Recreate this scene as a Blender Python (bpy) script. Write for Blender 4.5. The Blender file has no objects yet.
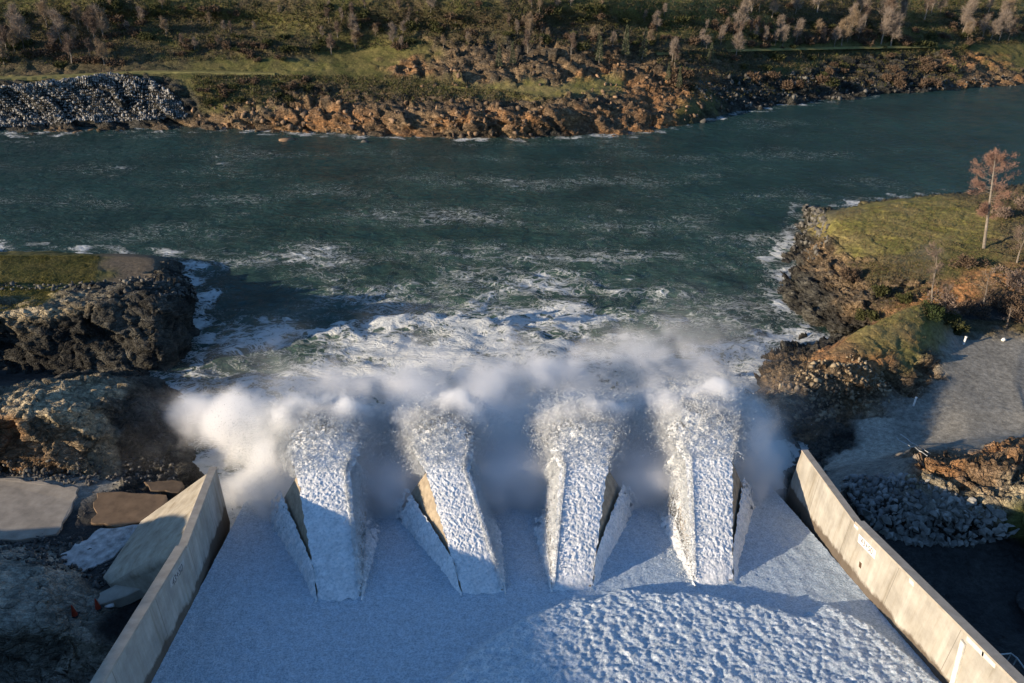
import bpy, math, random
import numpy as np
from mathutils import Vector, Matrix

random.seed(7)
RNG = np.random.default_rng(11)
R = math.radians
scene = bpy.context.scene
COL = scene.collection

# ------------------------------------------------------------------ camera data (surveyed from the photograph)
CAM_LOC = np.array([-6.42, -40.0, 59.22])
PITCH, YAW, ROLL, FPX = R(-30.07), R(5.23), R(1.68), 774.7
IW, IH = 1024, 683
_f = np.array([math.sin(YAW) * math.cos(PITCH), math.cos(YAW) * math.cos(PITCH), math.sin(PITCH)])
_r = np.array([math.cos(YAW), -math.sin(YAW), 0.0])
_u = np.cross(_r, _f)
CR = math.cos(ROLL) * _r + math.sin(ROLL) * _u
CU = -math.sin(ROLL) * _r + math.cos(ROLL) * _u
CF = _f
SLOPE = 0.245

def ray(x, y):
    return CF * FPX + CR * (x - IW / 2) - CU * (y - IH / 2)
def at(x, y, z):
    v = ray(x, y)
    return CAM_LOC + v * ((z - CAM_LOC[2]) / v[2])
def at_y(x, y, Y):
    v = ray(x, y)
    return CAM_LOC + v * ((Y - CAM_LOC[1]) / v[1])
def chute_z(Y):
    return 10.0 - SLOPE * Y
def project(P):
    v = np.asarray(P, float) - CAM_LOC
    d = v @ CF
    return IW / 2 + FPX * (v @ CR) / d, IH / 2 - FPX * (v @ CU) / d, d

# ------------------------------------------------------------------ numpy noise
def _hash(ix, iy, iz, seed):
    h = (ix.astype(np.int64) * 374761393 + iy.astype(np.int64) * 668265263 + iz.astype(np.int64) * 2147483647 + seed * 144665) & 0xFFFFFFFF
    h = ((h ^ (h >> 13)) * 1274126177) & 0xFFFFFFFF
    h = ((h ^ (h >> 16)) * 2246822519) & 0xFFFFFFFF
    return (h ^ (h >> 15)) & 0xFFFFFFFF
_G = np.array([[1,1,0],[-1,1,0],[1,-1,0],[-1,-1,0],[1,0,1],[-1,0,1],[1,0,-1],[-1,0,-1],[0,1,1],[0,-1,1],[0,1,-1],[0,-1,-1],[1,1,0],[-1,1,0],[0,-1,1],[0,-1,-1]], np.float32)
def perlin(P, seed=0):
    P = np.asarray(P, np.float32)
    i = np.floor(P).astype(np.int32)
    f = P - i
    w = f * f * f * (f * (f * 6 - 15) + 10)
    out = np.zeros(len(P), np.float32)
    for dx in (0, 1):
        wx = w[:, 0] if dx else 1 - w[:, 0]
        for dy in (0, 1):
            wy = w[:, 1] if dy else 1 - w[:, 1]
            for dz in (0, 1):
                wz = w[:, 2] if dz else 1 - w[:, 2]
                g = _G[_hash(i[:, 0] + dx, i[:, 1] + dy, i[:, 2] + dz, seed) & 15]
                out += wx * wy * wz * (g[:, 0] * (f[:, 0] - dx) + g[:, 1] * (f[:, 1] - dy) + g[:, 2] * (f[:, 2] - dz))
    return out
def fbm(P, octv=4, seed=0, gain=0.5, lac=2.03):
    P = np.asarray(P, np.float32)
    a, s, t = 1.0, 0.0, 0.0
    for k in range(octv):
        s = s + a * perlin(P * (lac ** k) + 17.3 * k, seed + k)
        t += a
        a *= gain
    return s / t
def billow(P, octv=4, seed=0, gain=0.55):
    P = np.asarray(P, np.float32)
    a, s, t = 1.0, 0.0, 0.0
    for k in range(octv):
        s = s + a * np.abs(perlin(P * (2.05 ** k) + 9.1 * k, seed + k))
        t += a
        a *= gain
    return s / t
def worley(P, seed=0):
    """distance to the first and second cell, a random number and a random tilted plane per cell"""
    P = np.asarray(P, np.float32)
    n = len(P)
    i = np.floor(P).astype(np.int32)
    f1 = np.full(n, 9.0, np.float32); f2 = f1.copy()
    rid = np.zeros(n, np.float32); pl = np.zeros(n, np.float32)
    for dx in (-1, 0, 1):
        for dy in (-1, 0, 1):
            for dz in (-1, 0, 1):
                h = _hash(i[:, 0] + dx, i[:, 1] + dy, i[:, 2] + dz, seed)
                ox = (h & 255) / 255.0; oy = ((h >> 8) & 255) / 255.0; oz = ((h >> 16) & 255) / 255.0
                qx = P[:, 0] - (i[:, 0] + dx + ox); qy = P[:, 1] - (i[:, 1] + dy + oy); qz = P[:, 2] - (i[:, 2] + dz + oz)
                d = np.sqrt(qx * qx + qy * qy + qz * qz)
                h2 = _hash(i[:, 0] + dx, i[:, 1] + dy, i[:, 2] + dz, seed + 77)
                r = (h2 & 255) / 255.0
                tilt = qx * (((h2 >> 8) & 255) / 127.5 - 1) + qy * (((h2 >> 16) & 255) / 127.5 - 1) + qz * (((h2 >> 24) & 255) / 127.5 - 1)
                near = d < f1
                f2 = np.where(near, f1, np.minimum(f2, d))
                rid = np.where(near, r, rid); pl = np.where(near, tilt, pl)
                f1 = np.where(near, d, f1)
    return f1, f2, rid, pl
def sstep(a, b, x):
    t = np.clip((x - a) / (b - a), 0, 1)
    return t * t * (3 - 2 * t)

# ------------------------------------------------------------------ scene helpers
def tag(o, label=None, cat=None, group=None, kind=None):
    if label: o['label'] = label
    if cat: o['category'] = cat
    if group: o['group'] = group
    if kind: o['kind'] = kind
    return o
def link(o, parent=None):
    COL.objects.link(o)
    if parent: o.parent = parent
    return o
def empty(name, loc):
    o = bpy.data.objects.new(name, None)
    o.location = loc
    o.empty_display_size = 0.3
    return link(o)
def mesh_obj(name, V, F, mat=None, parent=None, smooth=False):
    me = bpy.data.meshes.new(name)
    V = np.asarray(V, np.float32)
    if parent is not None:
        V = V - np.array(parent.location, np.float32)
    if isinstance(F, np.ndarray):
        k = F.shape[1]
        me.vertices.add(len(V)); me.vertices.foreach_set('co', V.ravel())
        me.loops.add(F.size); me.loops.foreach_set('vertex_index', F.astype(np.int32).ravel())
        me.polygons.add(len(F)); me.polygons.foreach_set('loop_start', np.arange(0, F.size, k, dtype=np.int32))
        me.update(calc_edges=True)
    else:
        me.from_pydata([tuple(map(float, v)) for v in V], [], F)
    me.validate()
    if smooth:
        me.polygons.foreach_set('use_smooth', np.ones(len(me.polygons), bool))
    if mat: me.materials.append(mat)
    return link(bpy.data.objects.new(name, me), parent)
def grid_faces(nu, nv):
    a = np.arange(nu * nv).reshape(nu, nv)
    return np.stack([a[:-1, :-1], a[1:, :-1], a[1:, 1:], a[:-1, 1:]], -1).reshape(-1, 4)
def set_attr(me, name, val):
    val = np.asarray(val, np.float32)
    if val.ndim == 2:
        if val.shape[1] == 3: val = np.concatenate([val, np.ones((len(val), 1), np.float32)], 1)
        a = me.attributes.new(name, 'FLOAT_COLOR', 'POINT'); a.data.foreach_set('color', val.ravel())
    else:
        a = me.attributes.new(name, 'FLOAT', 'POINT'); a.data.foreach_set('value', val)
def box_vf(c, s, rot=None):
    V = np.array([[x, y, z] for z in (-1, 1) for y in (-1, 1) for x in (-1, 1)], float) * np.array(s) / 2
    if rot is not None: V = V @ np.array(rot).T
    return V + np.array(c), [(0, 2, 3, 1), (4, 5, 7, 6), (0, 1, 5, 4), (2, 6, 7, 3), (0, 4, 6, 2), (1, 3, 7, 5)]
def bevel_obj(o, w, seg=1):
    m = o.modifiers.new('bevel', 'BEVEL'); m.width = w; m.segments = seg; m.limit_method = 'ANGLE'
    return o
class MB:
    def __init__(s): s.V = []; s.F = []
    def add(s, V, F):
        n = len(s.V); s.V += [tuple(v) for v in V]; s.F += [tuple(i + n for i in f) for f in F]
    def tube(s, pts, rad, k=5):
        pts = [np.asarray(p, float) for p in pts]
        n0 = len(s.V)
        for i, p in enumerate(pts):
            d = pts[min(i + 1, len(pts) - 1)] - pts[max(i - 1, 0)]
            d = d / (np.linalg.norm(d) + 1e-9)
            a = np.cross(d, [0.31, 0.9, 0.2]); a /= np.linalg.norm(a) + 1e-9
            b = np.cross(d, a)
            for j in range(k):
                t = 2 * math.pi * j / k
                s.V.append(tuple(p + rad[i] * (a * math.cos(t) + b * math.sin(t))))
        for i in range(len(pts) - 1):
            for j in range(k):
                s.F.append((n0 + i * k + j, n0 + i * k + (j + 1) % k, n0 + (i + 1) * k + (j + 1) % k, n0 + (i + 1) * k + j))
        s.F.append(tuple(n0 + (len(pts) - 1) * k + j for j in range(k)))
        s.F.append(tuple(n0 + j for j in reversed(range(k))))
    def build(s, name, mat, parent=None, smooth=False):
        return mesh_obj(name, np.array(s.V), s.F, mat, parent, smooth)

# ------------------------------------------------------------------ materials
def new_mat(name):
    m = bpy.data.materials.new(name); m.use_nodes = True
    nt = m.node_tree
    b = nt.nodes['Principled BSDF']
    return m, nt, b
def N(nt, t, **kw):
    n = nt.nodes.new(t)
    for k, v in kw.items():
        if k.startswith('i_'):
            key = k[2:]
            n.inputs[int(key) if key.isdigit() else key.replace('_', ' ')].default_value = v
        else: setattr(n, k, v)
    return n
def noise(nt, scale, detail=4, rough=0.55, vec=None, dist=0.0):
    n = N(nt, 'ShaderNodeTexNoise', i_Scale=scale, i_Detail=detail, i_Roughness=rough, i_Distortion=dist)
    if vec is not None: nt.links.new(vec, n.inputs['Vector'])
    return n
def ramp(nt, fac, stops):
    n = nt.nodes.new('ShaderNodeValToRGB')
    e = n.color_ramp.elements
    while len(e) < len(stops): e.new(0.5)
    for el, (p, c) in zip(e, stops):
        el.position = p
        el.color = (*c, 1) if isinstance(c, (tuple, list)) else (c, c, c, 1)
    nt.links.new(fac, n.inputs[0])
    return n
def mixc(nt, fac, a, b, blend='MIX'):
    n = nt.nodes.new('ShaderNodeMix'); n.data_type = 'RGBA'; n.blend_type = blend
    for s, v in ((0, fac), (6, a), (7, b)):
        if hasattr(v, 'links') or hasattr(v, 'is_linked'): nt.links.new(v, n.inputs[s])
        else: n.inputs[s].default_value = v if s == 0 else ((*v, 1) if len(v) == 3 else v)
    return n.outputs[2]
def math_n(nt, op, a, b=None, c=None):
    n = nt.nodes.new('ShaderNodeMath'); n.operation = op
    for k, v in enumerate((a, b, c)):
        if v is None: continue
        if hasattr(v, 'is_linked'): nt.links.new(v, n.inputs[k])
        else: n.inputs[k].default_value = v
    return n.outputs[0]
def bump(nt, b, h, strength=0.5, dist=0.1):
    n = N(nt, 'ShaderNodeBump', i_Strength=strength, i_Distance=dist)
    nt.links.new(h, n.inputs['Height']); nt.links.new(n.outputs[0], b.inputs['Normal'])
def geo_pos(nt): return nt.nodes.new('ShaderNodeNewGeometry').outputs['Position']
def attr(nt, name):
    n = nt.nodes.new('ShaderNodeAttribute'); n.attribute_name = name
    return n

def mat_terrain():
    m, nt, b = new_mat('terrain')
    a = attr(nt, 'Col').outputs['Color']; p = geo_pos(nt)
    n1 = noise(nt, 1.7, 6, 0.65, p); n2 = noise(nt, 7.0, 4, 0.6, p)
    v = ramp(nt, n1.outputs[0], [(0.3, 0.55), (0.7, 1.4)])
    c = mixc(nt, 1.0, a, v.outputs[0], 'MULTIPLY')
    v2 = ramp(nt, n2.outputs[0], [(0.3, 0.7), (0.7, 1.25)])
    c = mixc(nt, 1.0, c, v2.outputs[0], 'MULTIPLY')
    nt.links.new(c, b.inputs['Base Color'])
    b.inputs['Roughness'].default_value = 0.92; b.inputs['Specular IOR Level'].default_value = 0.2
    rel = attr(nt, 'relief').outputs['Fac']
    wp = N(nt, 'ShaderNodeVectorMath', operation='MULTIPLY_ADD'); nt.links.new(noise(nt, 1.2, 3, 0.5, p).outputs['Color'], wp.inputs[0])
    wp.inputs[1].default_value = (0.5, 0.5, 0.5); nt.links.new(p, wp.inputs[2])
    mp = N(nt, 'ShaderNodeMapping'); mp.inputs['Rotation'].default_value = (0.2, 0.5, 0.3); mp.inputs['Scale'].default_value = (0.6, 1.0, 1.5); nt.links.new(wp.outputs[0], mp.inputs['Vector'])
    h = math_n(nt, 'ADD', n1.outputs[0], math_n(nt, 'MULTIPLY', n2.outputs[0], 0.4))
    for sc, wt in ((0.75, 1.3), (2.2, 0.6)):
        v1 = N(nt, 'ShaderNodeTexVoronoi', i_Scale=sc); nt.links.new(mp.outputs[0], v1.inputs['Vector'])
        v2_ = N(nt, 'ShaderNodeTexVoronoi', feature='DISTANCE_TO_EDGE', i_Scale=sc); nt.links.new(mp.outputs[0], v2_.inputs['Vector'])
        sp = nt.nodes.new('ShaderNodeSeparateColor'); nt.links.new(v1.outputs['Color'], sp.inputs[0])
        tint = ramp(nt, sp.outputs[0], [(0.0, 0.68), (1.0, 1.38)])
        c = mixc(nt, math_n(nt, 'MULTIPLY', rel, 0.85), c, mixc(nt, 1.0, c, tint.outputs[0], 'MULTIPLY'))
        crk = ramp(nt, v2_.outputs['Distance'], [(0.0, 0.0), (0.10, 1.0)])
        h = math_n(nt, 'ADD', h, math_n(nt, 'MULTIPLY', math_n(nt, 'ADD', math_n(nt, 'MULTIPLY', crk.outputs[0], 0.6), math_n(nt, 'MULTIPLY', sp.outputs[1], 0.9)), wt))
    nt.links.new(c, b.inputs['Base Color'])
    h = math_n(nt, 'MULTIPLY', h, math_n(nt, 'ADD', attr(nt, 'relief').outputs['Fac'], 0.03))
    bump(nt, b, h, 0.9, 0.30)
    return m
def mat_flat(name, col, rough=0.85, var=0.25, scale=3.0, spec=0.3, bmp=0.0):
    m, nt, b = new_mat(name)
    p = geo_pos(nt)
    n = noise(nt, scale, 5, 0.6, p)
    v = ramp(nt, n.outputs[0], [(0.3, 1 - var), (0.7, 1 + var)])
    nt.links.new(mixc(nt, 1.0, col, v.outputs[0], 'MULTIPLY'), b.inputs['Base Color'])
    b.inputs['Roughness'].default_value = rough; b.inputs['Specular IOR Level'].default_value = spec
    if bmp: bump(nt, b, n.outputs[0], bmp, 0.1)
    return m
def mat_object_var(name, cols, rough=0.9, scale=6.0):
    """colour varies from object to object"""
    m, nt, b = new_mat(name)
    oi = nt.nodes.new('ShaderNodeObjectInfo')
    k = len(cols)
    r = ramp(nt, oi.outputs['Random'], [(i / (k - 1), c) for i, c in enumerate(cols)])
    n = noise(nt, scale, 4, 0.6, geo_pos(nt))
    v = ramp(nt, n.outputs[0], [(0.3, 0.65), (0.7, 1.3)])
    nt.links.new(mixc(nt, 1.0, r.outputs[0], v.outputs[0], 'MULTIPLY'), b.inputs['Base Color'])
    b.inputs['Roughness'].default_value = rough; b.inputs['Specular IOR Level'].default_value = 0.2
    return m
def mat_concrete(name, base=(0.42, 0.395, 0.345), wet_band=True, joints=True):
    m, nt, b = new_mat(name)
    p = geo_pos(nt)
    sep = nt.nodes.new('ShaderNodeSeparateXYZ'); nt.links.new(p, sep.inputs[0])
    n1 = noise(nt, 0.5, 6, 0.65, p)
    c = mixc(nt, ramp(nt, n1.outputs[0], [(0.35, 0.0), (0.7, 1.0)]).outputs[0], tuple(0.78 * x for x in base), tuple(min(1, 1.16 * x) for x in base))
    mp = N(nt, 'ShaderNodeMapping'); mp.inputs['Scale'].default_value = (1.0, 1.0, 0.07) if wet_band else (1, 1, 1); nt.links.new(p, mp.inputs['Vector'])
    st = noise(nt, 0.9, 6, 0.68, mp.outputs[0])
    c = mixc(nt, 1.0, c, ramp(nt, st.outputs[0], [(0.30, (0.62, 0.57, 0.49)), (0.44, (0.92, 0.90, 0.86)), (0.55, (1.0, 0.99, 0.97)), (0.68, (1.18, 1.18, 1.17))]).outputs[0], 'MULTIPLY')
    h = math_n(nt, 'SUBTRACT', sep.outputs[2], math_n(nt, 'MULTIPLY_ADD', sep.outputs[1], -SLOPE, 10.0))
    if joints:
        for per, off, wd in ((7.3, 0.35, 0.035),):
            q = math_n(nt, 'MODULO', math_n(nt, 'ADD', sep.outputs[1], 200.0 + off), per)
            j = math_n(nt, 'LESS_THAN', math_n(nt, 'ABSOLUTE', math_n(nt, 'SUBTRACT', q, per / 2)), wd)
            c = mixc(nt, math_n(nt, 'MULTIPLY', j, 0.55), c, (0.12, 0.10, 0.08))
    if wet_band:
        hn = math_n(nt, 'ADD', h, math_n(nt, 'MULTIPLY', math_n(nt, 'SUBTRACT', n1.outputs[0], 0.5), 1.8))
        wet = ramp(nt, math_n(nt, 'MULTIPLY', hn, 0.5), [(0.42, 1.0), (0.58, 0.0)])
        c = mixc(nt, math_n(nt, 'MULTIPLY', wet.outputs[0], 0.85), c, (0.085, 0.06, 0.04))
    nt.links.new(c, b.inputs['Base Color'])
    b.inputs['Roughness'].default_value = 0.85; b.inputs['Specular IOR Level'].default_value = 0.25
    bump(nt, b, noise(nt, 6.0, 5, 0.6, p).outputs[0], 0.25, 0.05)
    return m
def mat_white_water(name, col=(0.80, 0.82, 0.83), scale=3.2, col2=None):
    m, nt, b = new_mat(name)
    p = geo_pos(nt)
    n1 = noise(nt, scale, 5, 0.7, p); n2 = noise(nt, scale * 0.3, 4, 0.6, p)
    v = ramp(nt, n1.outputs[0], [(0.38, (0.50, 0.60, 0.67) if col2 else (0.66, 0.72, 0.75)), (0.57, (1.0, 1.0, 1.0))])
    v2 = ramp(nt, n2.outputs[0], [(0.3, 0.82), (0.65, 1.05)])
    if col2: col = mixc(nt, attr(nt, 'boil').outputs['Fac'], col, col2)
    c = mixc(nt, 1.0, col, v.outputs[0], 'MULTIPLY')
    nt.links.new(mixc(nt, 1.0, c, v2.outputs[0], 'MULTIPLY'), b.inputs['Base Color'])
    b.inputs['Roughness'].default_value = 0.6; b.inputs['Specular IOR Level'].default_value = 0.3
    bump(nt, b, n1.outputs[0], 0.7 if col2 else 0.4, 0.16)
    return m
def mat_river():
    m, nt, b = new_mat('river_water')
    p = geo_pos(nt)
    foam = attr(nt, 'foam').outputs['Fac']; aer = attr(nt, 'aerated').outputs['Fac']
    wn = noise(nt, 0.10, 3, 0.5, p)
    ws = N(nt, 'ShaderNodeVectorMath', operation='MULTIPLY_ADD'); nt.links.new(wn.outputs['Color'], ws.inputs[0])
    ws.inputs[1].default_value = (7, 7, 0); nt.links.new(p, ws.inputs[2])
    mp = N(nt, 'ShaderNodeMapping'); mp.inputs['Scale'].default_value = (0.55, 1.0, 1.0); mp.inputs['Rotation'].default_value = (0, 0, 0.25)
    nt.links.new(ws.outputs[0], mp.inputs['Vector'])
    a1 = noise(nt, 0.50, 6, 0.66, mp.outputs[0], 0.8); a2 = noise(nt, 2.2, 4, 0.65, mp.outputs[0], 0.4)
    r1 = math_n(nt, 'ABSOLUTE', math_n(nt, 'SUBTRACT', a1.outputs[0], 0.5))
    r2 = math_n(nt, 'ABSOLUTE', math_n(nt, 'SUBTRACT', a2.outputs[0], 0.5))
    rr = math_n(nt, 'ADD', r1, math_n(nt, 'MULTIPLY', r2, 0.55))
    # lace of connected foam lines
    w2 = N(nt, 'ShaderNodeVectorMath', operation='MULTIPLY_ADD'); nt.links.new(noise(nt, 0.55, 4, 0.6, mp.outputs[0]).outputs['Color'], w2.inputs[0])
    w2.inputs[1].default_value = (2.2, 2.2, 0); nt.links.new(mp.outputs[0], w2.inputs[2])
    lace = None
    for sc, wt in ((0.30, 0.55), (0.95, 0.30)):
        vo = N(nt, 'ShaderNodeTexVoronoi', feature='DISTANCE_TO_EDGE', i_Scale=sc); nt.links.new(w2.outputs[0], vo.inputs['Vector'])
        q = math_n(nt, 'MULTIPLY', vo.outputs['Distance'], wt)
        lace = q if lace is None else math_n(nt, 'MINIMUM', lace, q)
    gate = math_n(nt, 'MULTIPLY', a1.outputs[0], 0.14)
    rr = math_n(nt, 'MINIMUM', math_n(nt, 'ADD', rr, 0.035), math_n(nt, 'ADD', lace, gate))
    thr = math_n(nt, 'MULTIPLY', foam, 0.26)
    # thin bright threads of foam; more of them where foam is high
    k = math_n(nt, 'MULTIPLY', math_n(nt, 'SUBTRACT', thr, rr), 28.0)
    kk = nt.nodes.new('ShaderNodeClamp'); nt.links.new(k, kk.inputs[0])
    deep = mixc(nt, aer, (0.016, 0.046, 0.043), (0.075, 0.125, 0.088))
    n3 = noise(nt, 0.05, 4, 0.6, p)
    deep = mixc(nt, 1.0, deep, ramp(nt, n3.outputs[0], [(0.3, 0.7), (0.7, 1.3)]).outputs[0], 'MULTIPLY')
    c = mixc(nt, kk.outputs[0], deep, (0.62, 0.64, 0.62))
    nt.links.new(c, b.inputs['Base Color'])
    nt.links.new(math_n(nt, 'MULTIPLY_ADD', kk.outputs[0], 0.5, 0.13), b.inputs['Roughness'])
    b.inputs['IOR'].default_value = 1.33
    b.inputs['Specular IOR Level'].default_value = 0.5
    bn = noise(nt, 0.9, 6, 0.62, mp.outputs[0], 0.3)
    hh = math_n(nt, 'ADD', bn.outputs[0], math_n(nt, 'MULTIPLY', kk.outputs[0], 0.15))
    bump(nt, b, hh, 1.0, 1.0)
    return m
def mat_leaf(name, col, var=0.35):
    m = mat_flat(name, col, 0.9, var, 1.2, 0.1)
    return m
# ------------------------------------------------------------------ terrain
MATS = {  # two tints, rock relief in metres
    'g': ((0.080, 0.086, 0.024), (0.150, 0.126, 0.046), 0.16),
    'b': ((0.165, 0.155, 0.040), (0.230, 0.185, 0.075), 0.14),
    'y': ((0.130, 0.097, 0.055), (0.060, 0.058, 0.029), 0.35),
    'r': ((0.270, 0.185, 0.105), (0.080, 0.066, 0.050), 1.0),
    'o': ((0.360, 0.190, 0.085), (0.170, 0.115, 0.070), 1.0),
    'e': ((0.330, 0.165, 0.070), (0.200, 0.130, 0.070), 0.30),
    'k': ((0.032, 0.031, 0.028), (0.085, 0.080, 0.066), 1.0),  # dark rock; its near-black tint also paints in shade on the left cliffs
    't': ((0.420, 0.345, 0.225), (0.220, 0.190, 0.135), 1.0),
    'm': ((0.50, 0.44, 0.34), (0.25, 0.235, 0.19), 0.7),
    's': ((0.215, 0.205, 0.175), (0.275, 0.260, 0.220), 0.012),
    'c': ((0.400, 0.375, 0.310), (0.340, 0.320, 0.270), 0.015),
    'a': ((0.030, 0.030, 0.030), (0.050, 0.048, 0.044), 0.10),
    'd': ((0.170, 0.145, 0.085), (0.120, 0.110, 0.055), 0.05),
    'p': ((0.165, 0.128, 0.085), (0.130, 0.105, 0.075), 0.03),
}
MK = list(MATS)
def W3(p):
    """control point -> world point, material"""
    if p[0] == 'w': return np.array(p[1:4], float), p[4]
    return at(p[0], p[1], p[2]), p[3]
def cr(P, t):
    """Catmull-Rom along axis 0 at parameters t (limited tangents)"""
    n = len(P)
    i = np.clip(np.floor(t).astype(int), 0, n - 2); f = (t - i).reshape(-1, *([1] * (P.ndim - 1)))
    p1, p2 = P[i], P[i + 1]
    p0, p3 = P[np.maximum(i - 1, 0)], P[np.minimum(i + 2, n - 1)]
    m1, m2 = (p2 - p0) * 0.32, (p3 - p1) * 0.32
    return (2*f**3 - 3*f**2 + 1) * p1 + (f**3 - 2*f**2 + f) * m1 + (-2*f**3 + 3*f**2) * p2 + (f**3 - f**2) * m2
def steps(P, ax, res, cap):
    d = np.linalg.norm(np.diff(P, axis=ax), axis=2)
    d = np.percentile(d, 80, axis=1 - ax)
    t = [0.0]
    for k, L in enumerate(d):
        n = int(np.clip(math.ceil(L / res), 2, cap))
        t += [k + (j + 1) / n for j in range(n)]
    return np.array(t)
def rock_relief(P, s1, seed, shear=0.0):
    Q = P.copy()
    if shear:
        ca, sa = math.cos(R(28)), math.sin(R(28))
        Q = np.stack([(P[:, 0] * ca - P[:, 2] * sa) * (0.75 - shear * 0.7), P[:, 1] * 0.9, (P[:, 0] * sa + P[:, 2] * ca) * 1.2], 1)
    Q = Q + 0.10 * s1 * np.stack([perlin(Q / s1 * 0.9, seed + 5), perlin(Q / s1 * 0.9, seed + 6), perlin(Q / s1 * 0.9, seed + 7)], 1)
    f1, f2, rid, pl = worley(Q / s1, seed)
    g1, g2, rid2, pl2 = worley(Q / (s1 * 0.38), seed + 1)
    d = 0.95 * (rid - 0.5) + 1.05 * pl - 0.40 * np.exp(-(f2 - f1) * 18)
    d = d + 0.42 * (rid2 - 0.5) + 0.48 * pl2 - 0.20 * np.exp(-(g2 - g1) * 12)
    h1, h2, rid3, pl3 = worley(Q / (s1 * 0.16), seed + 2)
    d = d + 0.16 * (rid3 - 0.5) + 0.20 * pl3 - 0.07 * np.exp(-(h2 - h1) * 10)
    d = d + 0.40 * fbm(P / (s1 * 1.8), 4, seed + 2, 0.5)
    return d * 0.85 * (s1 / 2.2 if s1 < 3 else 1.35) if s1 <= 4 else d * 0.55 * s1 / 2.2, 0.45 * rid + 0.3 * rid2 + 0.25 * rid3
def loft(name, cols, res, cap, s1, seed, mat, shear=0.0, amp=1.0):
    nC, nR = len(cols), len(cols[0])
    P = np.zeros((nC, nR, 3)); M = np.zeros((nC, nR, len(MK)))
    for i, c in enumerate(cols):
        assert len(c) == nR, (name, i, len(c), nR)
        for j, p in enumerate(c):
            P[i, j], mk = W3(p)
            M[i, j, MK.index(mk)] = 1
    tu, tv = steps(P, 0, res, cap), steps(P, 1, res, cap)
    G = cr(P, tu)
    G = cr(np.swapaxes(G, 0, 1), tv).swapaxes(0, 1)
    nu, nv = len(tu), len(tv)
    flat = G.reshape(-1, 3)
    wob = np.stack([fbm(flat / 9.0, 4, seed + 31), fbm(flat / 9.0, 4, seed + 41)], 1) * 0.75
    U = np.clip(np.repeat(tu, nv) + wob[:, 0], 0, nC - 1.001); Vv = np.clip(np.tile(tv, nu) + wob[:, 1], 0, nR - 1.001)
    iu, iv = U.astype(int), Vv.astype(int); fu, fv = (U - iu)[:, None], (Vv - iv)[:, None]
    w = (M[iu, iv] * (1 - fu) + M[iu + 1, iv] * fu) * (1 - fv) + (M[iu, iv + 1] * (1 - fu) + M[iu + 1, iv + 1] * fu) * fv
    hf = fbm(flat / 2.2, 4, seed + 51)
    for q in range(len(MK)):
        w[:, q] = np.where(w[:, q] > 0.01, np.clip(w[:, q] + 0.35 * (perlin(flat / 3.1 + 7.7 * q, seed + 60 + q)), 0, None), 0)
    w = w ** 3 + 1e-9; w /= w.sum(1, keepdims=True)
    du = np.gradient(G, axis=0); dv = np.gradient(G, axis=1)
    nrm = np.cross(du, dv).reshape(-1, 3)
    nrm /= np.linalg.norm(nrm, axis=1, keepdims=True) + 1e-9
    flip = np.sign(nrm[:, 2]).mean() < 0
    if flip: nrm = -nrm
    rel, rid = rock_relief(flat, s1, seed, shear)
    A = w @ np.array([MATS[k][2] for k in MK])
    steep = 1 - np.clip(nrm[:, 2], 0, 1)
    D = flat + nrm * (rel * A * amp)[:, None]
    D[:, 2] += 0.12 * fbm(flat / 1.1, 3, seed + 3) * (A > 0.08)
    # tints: each block of rock its own, soft patches elsewhere
    c1 = w @ np.array([MATS[k][0] for k in MK]); c2 = w @ np.array([MATS[k][1] for k in MK])
    k = np.clip(0.5 + 1.3 * fbm(flat / 4.5, 4, seed + 8) + (rid - 0.5) * 1.5 * np.clip(A, 0, 1), 0, 1)[:, None]
    col = c1 * (1 - k) + c2 * k
    F = grid_faces(nu, nv)
    if not flip: pass
    o = mesh_obj(name, D, F if not flip else F[:, ::-1], mat, None, False)
    set_attr(o.data, 'Col', np.clip(col, 0.01, 1)); set_attr(o.data, 'relief', np.clip(A, 0, 1))
    tag(o, kind='structure')
    return o, D.reshape(nu, nv, 3)

M_TERR = mat_terrain()

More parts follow.
